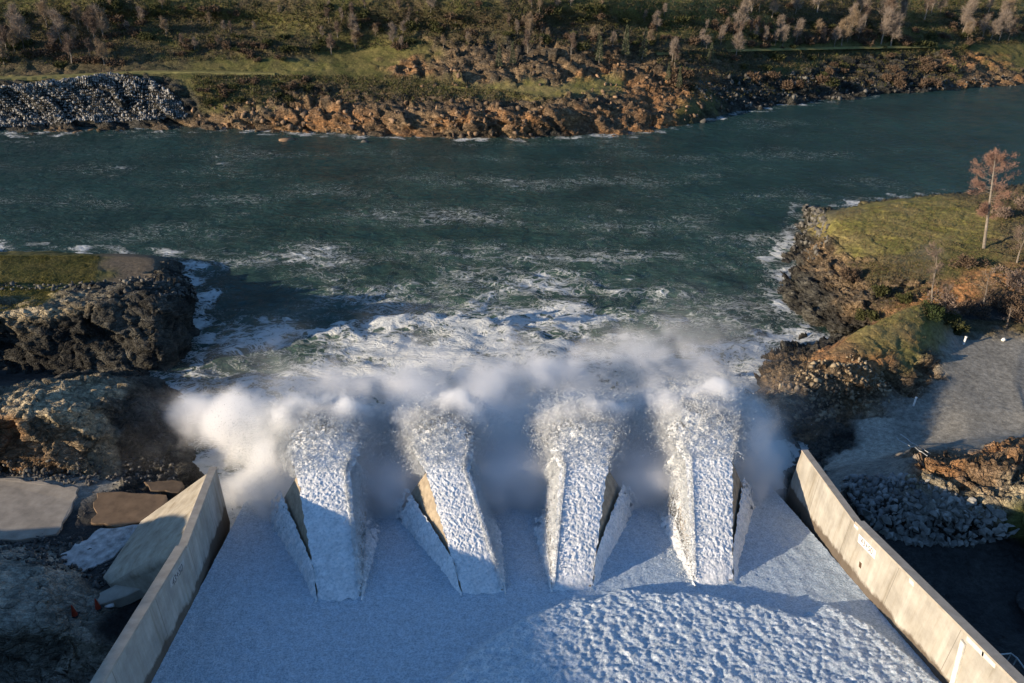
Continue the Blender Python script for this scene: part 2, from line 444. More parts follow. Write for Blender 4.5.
# ---- far bank: columns left to right, rows from under the water up the hill
def fb(x, rows, mats):
    return [(x, y, z, m) for (y, z), m in zip(rows, mats)]
def fbcol(x, rows, mats):
    c = fb(x, rows, mats)
    p = at(x, rows[0][0], 0.0)
    first = ('w', p[0] * 0.985, p[1] - 7, -3.5, mats[0])
    q = at(x, rows[-1][0], rows[-1][1])
    d = q[:2] - CAM_LOC[:2]; d /= np.linalg.norm(d)
    e1 = ('w', q[0] + d[0] * 40, q[1] + d[1] * 40, q[2] + 20, mats[-1])
    e2 = ('w', q[0] + d[0] * 160, q[1] + d[1] * 160, q[2] + 85, mats[-1])
    return [first] + c + [e1, e2]
FAR = [
    fbcol(-330, [(140,0),(126,2),(92,10),(84,11.6),(76,12.2),(45,18),(22,22.5),(2,26)], 'kkkgygyy'),
    fbcol(-120, [(136,0),(121,2),(87,10.3),(80,11.6),(72,12.2),(41,18),(20,22.5),(0,27)], 'kkkgygyg'),
    fbcol(0,   [(133,0),(119,2),(86,10.4),(79,11.6),(71,12.1),(41,18),(20,22.5),(0,27)], 'kkkbyyyg'),
    fbcol(60,  [(132,0),(119,2),(83,10.8),(77,11.7),(69,12.2),(38,18.5),(18,23),(0,27.5)], 'rkkbyyyg'),
    fbcol(120, [(130,0),(119,2),(78,11.3),(74,12),(68,12.4),(36,19),(18,23),(0,28)], 'kkkbyygy'),
    fbcol(165, [(128,0),(117,2.5),(86,9.5),(75,11.4),(68,12.3),(38,18.5),(18,23),(0,28)], 'rkkgygyg'),
    fbcol(210, [(129,0),(117,2.5),(92,8.2),(76,11.2),(69,12.0),(42,17.5),(20,22.5),(0,28)], 'rrgggyyg'),
    fbcol(255, [(130,0),(118,3),(92,8.2),(76,10.8),(70,11.8),(45,17),(22,22),(0,28)], 'rrgbgygy'),
    fbcol(300, [(132,0),(118,3.5),(88,8.6),(78,10.3),(68,12.2),(50,16),(24,22),(0,28.5)], 'oorgbygy'),
    fbcol(350, [(134,0),(115,4.5),(93,8.2),(80,9.8),(66,12.2),(49,15.6),(24,22.5),(0,29)], 'rorgggyg'),
    fbcol(410, [(136,0),(116,5),(97,7.8),(86,9.2),(68,12.2),(49,16.5),(26,22),(0,29.5)], 'orrgogyy'),
    fbcol(460, [(137,0),(118,5),(100,7.5),(90,8.6),(70,12.4),(46,17.5),(26,22.5),(0,30)], 'rorbrryg'),
    fbcol(520, [(138,0),(120,4.8),(103,7.2),(92,8.4),(72,12.2),(46,18),(26,23),(0,30)], 'rorbrkyy'),
    fbcol(560, [(137,0),(118,4.8),(104,7.2),(92,8.4),(76,11.4),(47,18),(24,23),(0,30)], 'korbrryg'),
    fbcol(610, [(134,0),(114,4.2),(99,6.8),(86,8.8),(66,13),(46,17.8),(24,23),(0,30)], 'oorboryg'),
    fbcol(650, [(131,0),(112,3.8),(95,6.8),(80,9.6),(64,13),(47,17),(24,22.5),(0,29.5)], 'oooorygg'),
    fbcol(690, [(124,0),(108,3.8),(90,7),(76,9.8),(62,12.8),(50,15.8),(25,22),(0,29)], 'ygoorygb'),
    fbcol(745, [(110,0),(97,3.2),(82,6.4),(70,9),(58,12),(48,14.8),(25,21),(0,28)], 'kkkyygbg'),
    fbcol(800, [(104,0),(92,2.8),(78,5.8),(66,8.8),(55,11.4),(47,13.8),(24,20),(0,27)], 'kkkgygyy'),
    fbcol(860, [(97,0),(86,2.6),(72,5.6),(60,8.6),(51,11),(46,12.6),(24,19),(0,26)], 'kkkkggyy'),
    fbcol(920, [(92,0),(82,2.6),(70,5.2),(58,8),(50,10.4),(45,12),(24,18),(0,25)], 'kkkkgggb'),
    fbcol(965, [(88,0),(79,2.4),(68,5),(56,8),(48,10.4),(43,12),(24,17.5),(0,24.5)], 'oroogyyg'),
    fbcol(1024,[(84,0),(75,2.4),(66,4.6),(55,7.4),(47,9.8),(41,11.5),(22,17),(0,24)], 'orggggyb'),
    fbcol(1150,[(78,0),(69,2.4),(60,4.6),(49,7.4),(41,9.8),(35,11.5),(18,16),(-4,23)], 'rrgyggyg'),
    fbcol(1400,[(66,0),(58,2.4),(50,4.6),(40,7.4),(33,9.8),(28,11),(12,15),(-8,22)], 'rrgyggyg'),
]
far_obj, FARG = loft('far_bank', FAR, 0.62, 50, 3.6, 3, M_TERR, shear=0.55, amp=1.3)

# ---- left bank: columns left to right, rows from the river's side towards the camera
def w(X, Y, z, m): return ('w', X, Y, z, m)
LEFT = [
    [w(-230,150,-3,'k'), w(-230,140,2,'g'), w(-230,128,6,'g'), w(-230,112,8,'g'), w(-230,95,8,'g'), w(-230,85,8,'g'), w(-230,75,8,'g'), w(-230,66,8,'g'), w(-230,60,8,'g'), w(-230,52,8,'g'), w(-230,46,9,'g'), w(-230,34,9,'g'), w(-230,28,9,'g'), w(-230,18,10,'g'), w(-230,12,11,'g'), w(-230,4,13,'g'), w(-230,-6,18,'g'), w(-230,-30,24,'g'), w(-230,-80,36,'g')],
    [w(-120,112,-3,'k'), w(-120,106,.5,'g'), w(-118,101,3.2,'g'), w(-117,84,4.5,'g'), w(-114,76,6,'k'), w(-112,68,8,'k'), w(-110,63,6,'k'), w(-110,58,5,'k'), w(-108,53,5,'k'), w(-106,47,7,'t'), w(-104,41,7,'t'), w(-100,33,6,'k'), w(-98,28,6,'s'), w(-98,18,8,'k'), w(-98,12,9.5,'g'), w(-98,5,12.5,'g'), w(-98,-4,19,'g'), w(-98,-22,28,'g'), w(-98,-80,42,'g')],
    [w(-84,104,-3,'k'), (-40,252,.3,'g'), (-40,257,3,'g'), (-40,287,3.6,'g'), (-40,292,5,'g'), (-40,318,8.2,'t'), (-40,345,4.5,'k'), (-40,368,2,'k'), (-40,378,2,'a'), (-40,396,7.5,'t'), (-40,425,9.5,'t'), (-40,468,4.6,'t'), (-40,480,4.6,'s'), w(-76,15,9,'k'), w(-76,10,11,'g'), w(-76,3,16.6,'g'), w(-76,-5,23.8,'g'), w(-76,-27,30.0,'g'), w(-76,-80,44,'g')],
    [(0,246,-3,'k'), (0,252,.2,'g'), (0,256,2.8,'g'), (0,285,3.4,'b'), (0,290,4.6,'b'), (0,313,8.6,'t'), (0,342,4.5,'k'), (0,366,1.4,'k'), (0,378,1.6,'a'), (0,402,8.2,'t'), (0,420,9.8,'o'), (0,470,4,'o'), (0,478,4.2,'s'), (0,540,4.5,'a'), (0,548,5,'m'), (0,575,8.4,'m'), (0,625,9.2,'m'), (0,690,4,'m'), w(-52,-60,22,'g')],
    [(45,247,-3,'k'), (45,252,.2,'g'), (45,256,2.8,'g'), (45,285,3.4,'g'), (45,291,4.8,'b'), (45,308,8.8,'t'), (45,342,4.5,'k'), (45,368,1.2,'k'), (45,377,1.6,'a'), (45,390,8.6,'t'), (45,413,10.2,'t'), (45,471,4,'o'), (45,480,4.2,'s'), (45,540,4.5,'a'), (45,556,5,'m'), (45,582,8.2,'m'), (45,628,9,'m'), (45,690,4,'m'), w(-46,-60,22,'g')],
    [(85,248,-3,'k'), (85,253,.2,'g'), (85,256,2.8,'g'), (85,284,3.4,'g'), (85,288,5,'k'), (85,302,9.2,'t'), (85,338,4.8,'k'), (85,370,1,'k'), (85,376,1.5,'k'), (85,385,8.2,'t'), (85,406,9.6,'t'), (85,472,3.8,'t'), (85,482,4,'s'), (85,540,4.4,'a'), (85,570,4.6,'a'), (88,598,6.6,'m'), (85,640,6.6,'m'), (85,690,3.6,'m'), w(-40,-60,22,'g')],
    [(125,249,-3,'k'), (125,254,.2,'p'), (125,257,2.8,'p'), (125,283,3.3,'p'), (125,286,5,'k'), (125,297,9.4,'k'), (125,335,5,'k'), (125,371,.6,'k'), (125,377,1,'k'), (125,385,6.8,'t'), (125,402,7.8,'k'), (125,470,3.2,'k'), (125,482,3.6,'k'), (125,540,4.2,'a'), (125,572,5.6,'a'), (125,600,5.2,'a'), (125,650,4.6,'a'), (125,690,4.6,'a'), w(-35,-60,22,'a')],
    [(155,251,-3,'k'), (155,256,.2,'p'), (155,259,2.7,'p'), (155,280,3,'k'), (155,286,5,'k'), (155,298,9,'k'), (155,335,5,'k'), (155,371,.2,'k'), (155,380,.3,'k'), (150,388,4,'k'), (148,405,4.6,'k'), (155,465,2.2,'k'), (160,482,3,'k'), (165,540,4,'a'), (165,580,4.2,'a'), (165,620,4.4,'a'), (160,650,4.6,'a'), (155,690,4.6,'a'), w(-31,-60,22,'a')],
    [(180,255,-3,'k'), (178,262,-.1,'k'), (176,268,1,'k'), (180,282,1.6,'k'), (184,290,3.6,'k'), (186,303,6.5,'k'), (186,335,3.2,'k'), (180,368,-.8,'k'), (176,384,-1,'k'), (176,398,.6,'k'), (178,415,1.2,'k'), (185,455,1,'k'), (195,475,2,'k'), w(-29.2,12,4,'a'), w(-29,8,4.5,'a'), w(-29,2,5,'a'), w(-29,-6,6,'a'), w(-29,-22,9,'a'), w(-28.5,-60,22,'a')],
    [(215,258,-4,'k'), (205,266,-3,'k'), (200,275,-2.5,'k'), (200,285,-2.5,'k'), (200,295,-2.5,'k'), (200,310,-2.5,'k'), (200,340,-2.5,'k'), (195,368,-3,'k'), (195,386,-3,'k'), (200,402,-3,'k'), (205,425,-3,'k'), (215,455,-3,'k'), w(-27,18,-3,'k'), w(-27,13,1,'a'), w(-27,8,2,'a'), w(-27,2,3,'a'), w(-27,-6,4,'a'), w(-27,-22,7,'a'), w(-27,-60,18,'a')],
]
left_obj, LEFTG = loft('left_bank', LEFT, 0.27, 80, 4.0, 23, M_TERR, shear=0.25, amp=0.8)

# ---- right bank
RIGHT = [
    [(788,192,-3,'k'), (800,214,-1,'k'), (795,228,-1.5,'k'), (788,245,-1.5,'k'), (770,272,-2,'k'), (758,295,-2.5,'k'), (770,325,-3,'k'), (757,388,1.0,'r'), (744,406,-1,'k'), (750,432,-2.5,'k'), (770,455,-3,'k'), w(26.5,22,-3,'k'), w(26.5,18,-1,'k'), w(27,15,1,'k'), w(27,11,2,'k'), w(27,7,3,'k'), w(27,1,4,'a'), w(27,-14,8,'a'), w(27,-60,18,'a')],
    [(829,211,-3,'k'), (829,213,6.8,'d'), (834,232,7,'b'), (824,258,5,'r'), (810,282,3,'k'), (800,310,.8,'k'), (818,337,-.6,'k'), (777,378,5.4,'r'), (770,400,5.2,'t'), (776,426,1.8,'r'), (800,450,.4,'k'), w(30.5,24,1.5,'k'), w(30,20,3.5,'k'), w(29.2,16,5,'k'), w(29,12,6.2,'k'), w(29,8,6.5,'k'), w(29,1,5.5,'a'), w(29,-14,9,'a'), w(29,-60,20,'a')],
    [(880,202.5,-3,'k'), (880,204,8.5,'b'), (885,238,8.3,'b'), (872,270,7,'y'), (858,296,5.2,'r'), (845,325,2.2,'k'), (850,338,.4,'k'), (822,352,7.3,'e'), (826,382,6.6,'r'), (828,414,2.8,'r'), (835,442,2,'k'), (836,462,3,'c'), (842,470,4.6,'s'), (846,482,5.4,'s'), (852,500,6,'k'), (860,515,6.2,'k'), (872,540,5.5,'a'), (930,640,6.5,'a'), w(36,-60,20,'a')],
    [(930,197.5,-3,'k'), (930,199,9,'b'), (932,230,9,'b'), (920,262,8.2,'d'), (912,290,6.8,'r'), (895,318,4.4,'e'), (888,330,2.6,'r'), (866,328,9.2,'b'), (874,358,7.8,'e'), (872,394,4.4,'r'), (866,424,3,'c'), (875,455,3.4,'c'), (885,466,6.2,'s'), (890,484,7,'s'), (898,505,7,'k'), (905,528,6.2,'k'), (915,550,5.4,'a'), (975,640,6.2,'a'), w(46,-60,20,'a')],
    [(980,193.5,-3,'k'), (980,195,9.5,'y'), (980,225,9.8,'b'), (972,255,9,'g'), (962,282,8,'e'), (940,305,6.2,'e'), (935,312,5.4,'y'), (925,304,10.3,'b'), (920,342,8.0,'b'), (915,378,5,'r'), (925,410,4.4,'s'), (920,445,4,'s'), (924,459,9.6,'o'), (932,478,9.2,'t'), (940,502,8.6,'s'), (948,530,6.6,'k'), (960,552,5.4,'a'), (1010,640,6.2,'a'), w(55,-60,20,'a')],
    [(1024,187.5,-3,'k'), (1024,189,10.5,'y'), (1024,222,10.8,'y'), (1018,252,10,'y'), (1010,282,8.6,'e'), (985,308,6,'a'), (975,318,5.4,'a'), (968,322,5.6,'y'), (958,345,5.4,'s'), (955,380,5,'s'), (968,410,5,'s'), (968,440,5,'s'), (975,462,10.2,'o'), (980,484,9.8,'o'), (985,508,9,'t'), (995,532,7.6,'k'), (1010,552,5.6,'a'), (1045,640,6.2,'a'), w(64,-60,20,'a')],
    [(1090,178.5,-3,'k'), (1090,180,12,'y'), (1090,215,12,'y'), (1080,248,11,'g'), (1065,282,9,'e'), (1040,306,6.5,'a'), (1032,316,5.8,'a'), (1020,324,5.6,'y'), (1015,345,5.3,'s'), (1010,380,5.2,'s'), (1020,410,5.2,'s'), (1020,436,5.2,'s'), (1026,454,10.8,'o'), (1030,482,10.2,'t'), (1035,515,9.2,'g'), (1045,540,7.6,'g'), (1060,560,6,'a'), (1100,640,6.5,'a'), w(74,-60,20,'a')],
    [(1250,163,-3,'k'), (1250,165,15,'y'), (1250,205,15,'g'), (1230,245,14,'g'), (1210,285,12,'y'), (1180,310,10,'y'), (1170,322,9,'y'), (1160,332,8,'y'), (1150,352,7,'s'), (1140,385,6.5,'s'), (1140,415,6.5,'s'), (1140,445,6.5,'s'), (1140,468,10.5,'o'), (1140,494,10,'y'), (1150,525,9.5,'g'), (1160,555,8.5,'g'), (1180,580,8,'a'), (1220,650,9,'a'), w(100,-60,22,'a')],
    [w(330,170,-3,'k'), w(320,150,22,'g'), w(310,130,25,'g'), w(300,115,28,'g'), w(290,100,30,'y'), w(280,85,30,'y'), w(270,75,30,'y'), w(260,66,30,'y'), w(250,56,28,'y'), w(240,46,26,'y'), w(230,36,24,'y'), w(225,28,24,'y'), w(220,20,25,'y'), w(220,12,26,'y'), w(220,4,26,'g'), w(220,-6,26,'g'), w(220,-16,28,'g'), w(220,-36,30,'g'), w(220,-80,36,'g')],
]
right_obj, RIGHTG = loft('right_bank', RIGHT, 0.29, 80, 2.6, 43, M_TERR, shear=0.3, amp=1.1)

def flatpts(G): return G.reshape(-1, 3)
ALLT = {'far': flatpts(FARG), 'left': flatpts(LEFTG), 'right': flatpts(RIGHTG)}
_PX = {k: project(v) for k, v in ALLT.items()}
def ground_px(which, x, y):
    """the ground point that shows at a pixel: nearest of the points that project there"""
    X, Y, D = _PX[which]
    d = (X - x) ** 2 + (Y - y) ** 2
    d = np.where(D > 1, d, 1e9)
    k = np.argsort(d)[:12]
    k = k[d[k] < d[k[0]] + 6]
    return ALLT[which][k[np.argmin(D[k])]]
def ground_xy(which, x, y):
    P = ALLT[which]
    d = (P[:, 0] - x) ** 2 + (P[:, 1] - y) ** 2
    k = np.argsort(d)[:6]
    return P[k[np.argmax(P[k, 2])]]

# riverbed sheet reaching to the horizon
V = [(-6000, -6000, -4.5), (6000, -6000, -4.5), (6000, 6000, -4.5), (-6000, 6000, -4.5)]
tag(mesh_obj('ground', V, [(0, 1, 2, 3)], mat_flat('ground_soil', (0.08, 0.075, 0.05), 0.95, 0.3, 0.05)), kind='structure')
# ------------------------------------------------------------------ spillway
M_CONC = mat_concrete('wall_concrete')
M_COPE = mat_flat('coping_concrete', (0.40, 0.35, 0.28), 0.85, 0.18, 1.2, 0.2, 0.2)
M_SLAB = mat_flat('slab_concrete', (0.36, 0.33, 0.275), 0.88, 0.22, 0.7, 0.2, 0.2)
M_BLOCK = mat_flat('block_concrete', (0.33, 0.27, 0.19), 0.7, 0.35, 1.6, 0.4, 0.3)
M_WHITE = mat_flat('white_paint', (0.80, 0.79, 0.75), 0.7, 0.08, 6.0)
M_BLACK = mat_flat('black_paint', (0.03, 0.03, 0.03), 0.7, 0.1, 6.0)
M_GREYP = mat_flat('faded_black_paint', (0.13, 0.125, 0.12), 0.8, 0.2, 6.0)
M_WEATH = mat_flat('weathered_white_paint', (0.62, 0.60, 0.54), 0.8, 0.2, 3.0)
M_STEEL = mat_flat('galvanised_steel', (0.48, 0.48, 0.47), 0.45, 0.1, 5.0, 0.5)
M_RUST = mat_flat('rust_stain_steel', (0.10, 0.055, 0.03), 0.8, 0.3, 6.0)

# chute slab under the water
V, F = [], []
ys = [-70, -40, 21.6]
for y in ys:
    for x in (-27.7, 27.7):
        V.append((x, y, chute_z(y) - 0.35)); V.append((x, y, -3.5 if y > 0 else chute_z(y) - 4))
for k in range(2):
    a = 4 * k; b = a + 4
    F += [(a, a + 2, b + 2, b), (a + 1, b + 1, b + 3, a + 3), (a, b, b + 1, a + 1), (a + 2, a + 3, b + 3, b + 2)]
F += [(0, 1, 3, 2), (8, 10, 11, 9)]
tag(mesh_obj('chute_floor', V, F, M_SLAB), kind='structure')

def wall_z(Y):            # crest of the long panels
    return 13.45 - SLOPE * (Y - 7.0)
def sweep(sections):
    """closed prism through rings of the same number of points"""
    V, F = [], []
    n = len(sections[0])
    for s in sections: V += list(s)
    for i in range(len(sections) - 1):
        for j in range(n):
            a, b = i * n + j, i * n + (j + 1) % n
            F.append((a, b, b + n, a + n))
    F.append(tuple(range(n))[::-1]); F.append(tuple(range((len(sections) - 1) * n, len(sections) * n)))
    return V, F
def text_mesh(name, body, size, mat, M, parent):
    cu = bpy.data.curves.new(name, 'FONT'); cu.body = body; cu.size = size; cu.extrude = 0.012; cu.align_x = 'CENTER'; cu.align_y = 'CENTER'
    tmp = bpy.data.objects.new(name + '_curve', cu); COL.objects.link(tmp)
    dg = bpy.context.evaluated_depsgraph_get()
    me = bpy.data.meshes.new_from_object(tmp.evaluated_get(dg))
    bpy.data.objects.remove(tmp); bpy.data.curves.remove(cu)
    me.transform(Matrix(M)); me.transform(Matrix.Translation(-Vector(parent.location)))
    me.materials.clear(); me.materials.append(mat); me.name = name
    o = bpy.data.objects.new(name, me); return link(o, parent)
def facing_frame(sx, Y, z, off):
    """frame on the inner face: local x runs along the wall, y up, z out into the chute"""
    d = np.array([0, 1.0, -SLOPE]) * (-sx); d /= np.linalg.norm(d)          # text reads left to right seen from the chute
    nrm = np.array([-sx, 0, 0.0]); up = np.cross(nrm, d)
    o = np.array([sx * 27.72 + nrm[0] * off, Y, z])
    return ((d[0], up[0], nrm[0], o[0]), (d[1], up[1], nrm[1], o[1]), (d[2], up[2], nrm[2], o[2]), (0, 0, 0, 1))
def plate(name, mat, M, w, h, t, parent):
    Vv, Ff = box_vf((0, 0, 0), (w, h, t))
    A = np.array(M)
    return mesh_obj(name, Vv @ A[:3, :3].T + A[:3, 3], Ff, mat, parent)

def spillway_wall(sx, label):
    root = empty('spillway_wall', (sx * 28.0, 0, 9.0)); tag(root, label, 'wall')
    X = lambda v: sx * v
    # long panels, up the chute
    secs = []
    for Y in np.linspace(-70, 7.0, 12):
        zt = wall_z(Y); zb = chute_z(Y) - 1.2
        secs.append([(X(27.55), Y, zb), (X(27.72), Y, zt), (X(28.32), Y, zt), (X(29.3), Y, zb - 3.5), (X(28.4), Y, zb - 3.5)])
    Vv, Ff = sweep(secs); bevel_obj(mesh_obj('wall_panel', Vv, Ff, M_CONC, root), 0.05)
    secs = []
    for Y in np.linspace(-70, 6.95, 12):
        zt = wall_z(Y) + 0.004
        secs.append([(X(27.66), Y, zt), (X(27.66), Y, zt + 0.20), (X(28.46), Y, zt + 0.20), (X(28.46), Y, zt)])
    Vv, Ff = sweep(secs); mesh_obj('coping', Vv, Ff, M_COPE, root)
    # end panel, flared and with a battered back
    e = [(7.02 + 12.98 * f_, 27.74 + 1.21 * f_, 13.30 - 2.4 * f_) for f_ in (0, .25, .5, .75, 1.0)]
    secs, cp = [], []
    for Y, xx, zt in e:
        zb = chute_z(Y) - 1.2
        secs.append([(X(xx - 0.15), Y, zb), (X(xx), Y, zt), (X(xx + 0.55), Y, zt), (X(xx + 2.7), Y, zb - 3.0), (X(xx + 0.4), Y, zb - 3.0)])
        cp.append([(X(xx - 0.06), Y, zt + .004), (X(xx - 0.06), Y, zt + 0.16), (X(xx + 0.62), Y, zt + 0.16), (X(xx + 0.62), Y, zt + .004)])
    Y, xx, zt = 22.6, 29.45, 4.2                      # the raking nose below the tip
    secs.append([(X(xx - 0.1), 21.6, 2.5), (X(xx), 21.4, 5.2), (X(xx + 0.5), 21.4, 5.2), (X(xx + 1.6), 21.6, 1.0), (X(xx + 0.3), 21.6, 1.0)])
    Vv, Ff = sweep(secs); bevel_obj(mesh_obj('end_panel', Vv, Ff, M_CONC, root), 0.05)
    Vv, Ff = sweep(cp); mesh_obj('coping', Vv, Ff, M_COPE, root)
    return root
rw = spillway_wall(1, 'sunlit tan concrete spillway wall on the right with white number board and gauge strip')
lw = spillway_wall(-1, 'shaded grey concrete spillway wall on the left joined to a sloping wing slab')
# station numbers and gauge marks painted or fixed on the walls
M = facing_frame(1, 4.6, wall_z(4.6) - 0.95, 0.02)
bd = plate('number_board', M_WHITE, M, 2.7, 0.75, 0.05, rw); tag(bd, 'white station number board')
t = text_mesh('lettering', '43+50', 0.74, M_GREYP, facing_frame(1, 4.6, wall_z(4.6) - 0.95, 0.05), rw)
M = facing_frame(-1, 4.4, wall_z(4.4) - 1.0, 0.015)
text_mesh('lettering', '43+50', 0.9, M_GREYP, facing_frame(-1, 4.4, wall_z(4.4) - 1.0, 0.03), lw)
plate('number_panel', mat_flat('weathered_white', (0.45, 0.435, 0.395), 0.85, 0.25, 3.0), M, 3.2, 0.95, 0.03, lw)
def wall_px(x, y):
    v = ray(x, y); return CAM_LOC + v * ((27.7 - CAM_LOC[0]) / v[0])
for (a, b, wd) in [((964.5, 642), (961.0, 683), 0.42)]:
    p, q = wall_px(*a), wall_px(*b)
    p[0] = q[0] = 27.58
    Vv = [(27.55, p[1] - wd / 2, p[2]), (27.55, p[1] + wd / 2, p[2]), (27.50, q[1] + wd / 2, q[2] - 3), (27.50, q[1] - wd / 2, q[2] - 3)]
    Vv += [(v[0] + 0.12, v[1], v[2]) for v in Vv]
    tag(mesh_obj('gauge_strip', Vv, [(0, 1, 2, 3), (7, 6, 5, 4), (0, 4, 5, 1), (1, 5, 6, 2), (2, 6, 7, 3), (3, 7, 4, 0)], M_WEATH, rw), 'tall white painted gauge strip')
for (x, y, wd, hh) in [(975.5, 646, 1.7, 0.42), (989, 658.5, 1.25, 0.5), (912, 581.5, 0.6, 0.5), (856.5, 527, 0.7, 0.3)]:
    p = wall_px(x, y)
    M = facing_frame(1, p[1], p[2], 0.03)
    plate('marker_plate', M_WEATH, M, wd, hh, 0.05, rw)
p = wall_px(861, 565)
M = facing_frame(1, p[1], p[2], 0.05); plate('drain_cover', M_RUST, M, 0.35, 0.5, 0.1, rw)
# a small lamp-like fitting on the right coping, and the bent pipe rail behind it
def bent_rail(label):
    mb = MB()
    g = [(1000, 654.5), (1011, 653.5), (1017, 658), (1030, 676)]
    pts = [at(x, y, 12.2) for x, y in g]
    mb.tube(pts, [0.06] * 4, 6)
    root = empty('pipe_rail', (pts[1][0], pts[1][1], 6.0)); tag(root, label, 'railing')
    mb.build('top_rail', M_STEEL, root)
    for p in pts[1:]:
        q = MB(); gz = ground_xy('right', p[0], p[1])[2]
        q.tube([(p[0], p[1], gz - 0.2), (p[0], p[1], p[2])], [0.05, 0.05], 6); q.build('rail_post', M_STEEL, root)
bent_rail('bent grey pipe rail on the dark ground behind the right spillway wall')

# ---- wing slab, curb and broken slabs on the left
def slab(name, label, cat, pts, thick, mat=M_SLAB, group=None, rough=0.13):
    q = [np.asarray(p, float) for p in pts]; pts = []
    for i in range(len(q)):
        e = q[(i + 1) % len(q)] - q[i]; m_ = max(1, int(np.linalg.norm(e) / 0.7))
        for j in range(m_):
            v = q[i] + e * j / m_
            v = v - [0, 0, 0.22]
            pts.append(v + (RNG.normal(0, rough, 3) * [1, 1, 0] if j else 0))
    top = np.array(pts, float); bot = top - np.array([0, 0, thick])
    n = len(top)
    F = [tuple(range(n)), tuple(range(2 * n - 1, n - 1, -1))] + [(i, i + n, (i + 1) % n + n, (i + 1) % n) for i in range(n)]
    o = mesh_obj(name, np.concatenate([top, bot]), F, mat)
    tag(o, label, cat, group, 'thing'); bevel_obj(o, 0.05); return o
A = lambda x, y, z: at(x, y, z)
# the wing: a warped slope leaning against the back of the left wall
ring_top = [np.array([-29.35, 19.9, 10.75]) * (1 - f_) + np.array([-28.35, 7.2, 13.2]) * f_ for f_ in (0, .4, .8, .9, 1.0)]
ring_bot = [A(141, 521, 5.6), A(122, 549, 5.7), A(103, 577, 5.8), A(110, 584, 6.2), A(152, 573, 8.8)]
nu, nv = 33, 15
lin = lambda R_: np.stack([np.interp(np.linspace(0, 4, nu), np.arange(5), np.array(R_)[:, i_]) for i_ in range(3)], 1)
rt, rb = lin(ring_top), lin(ring_bot)
tt = np.linspace(0, 1, nv)[None, :, None]
G = rt[:, None] * (1 - tt) + rb[:, None] * tt
low = G.reshape(-1, 3) - np.array([0, 0, 2.2])
FF = grid_faces(nu, nv)
idx = np.arange(nu * nv).reshape(nu, nv)
edge = np.concatenate([idx[:, 0], idx[-1, 1:], idx[::-1, -1][1:], idx[0, ::-1][1:-1]])
Fs = [tuple(f) for f in FF] + [tuple(f[::-1] + nu * nv) for f in FF]
for i in range(len(edge)):
    a, b = edge[i], edge[(i + 1) % len(edge)]
    Fs.append((a, b, b + nu * nv, a + nu * nv))
wing = mesh_obj('wing_slab', np.concatenate([G.reshape(-1, 3), low]), Fs, mat_concrete('wing_concrete', (0.40, 0.36, 0.29), False, False))
tag(wing, 'warped concrete wing slab leaning against the back of the left spillway wall', 'retaining slab', None, 'thing')
slab('concrete_curb', 'low concrete curb running from the rock mound up to the left spillway wall', 'curb',
     [A(76, 603, 6.3), A(88, 607, 6.3), A(128, 593, 6.5), A(166, 577, 6.9), A(166, 566, 6.9), A(120, 580, 6.5)], 1.1, M_SLAB, None, 0.04)
slab('concrete_slab', 'broken pale concrete slab strewn with dark rubble beside the wing slab', 'slab',
     [A(100, 526, 5.0), A(139, 522.5, 5.5), A(127, 541, 5.4), A(112, 556, 5.3), A(78, 572, 5.1), A(55, 569, 5.0), A(60, 552, 5.0)], 1.2, mat_flat('pale_slab', (0.42, 0.41, 0.39), 0.9, 0.5, 1.4, 0.2, 0.3))
slab('concrete_slab', 'wide grey paved slab below the orange streaked rock at the left edge', 'slab',
     [A(-60, 472, 4.7), A(20, 477, 4.7), A(78, 486, 4.6), A(72, 505, 4.6), A(56, 532, 4.9), A(20, 538, 5.0), A(-60, 532, 5.1)], 1.5, mat_flat('grey_slab', (0.33, 0.29, 0.235), 0.9, 0.25, 0.8, 0.2, 0.2))
slab('concrete_slab', 'brown stained paved slab between the wing slab and a gravel strip', 'slab',
     [A(96, 491, 4.5), A(130, 491, 4.5), A(166, 493, 4.6), A(168, 503, 4.6), A(140, 520, 4.8), A(120, 525, 4.8), A(90, 521, 4.7)], 1.4, mat_flat('brown_slab', (0.17, 0.115, 0.07), 0.85, 0.25, 0.9, 0.3, 0.2))
slab('concrete_slab', 'small dark brown slab under the spray beyond the stained one', 'slab',
     [A(143, 480, 4.0), A(172, 478, 4.0), A(184, 484, 4.0), A(178, 491, 4.1), A(150, 489, 4.1)], 1.2, mat_flat('dark_slab', (0.12, 0.085, 0.055), 0.85, 0.3, 0.9))

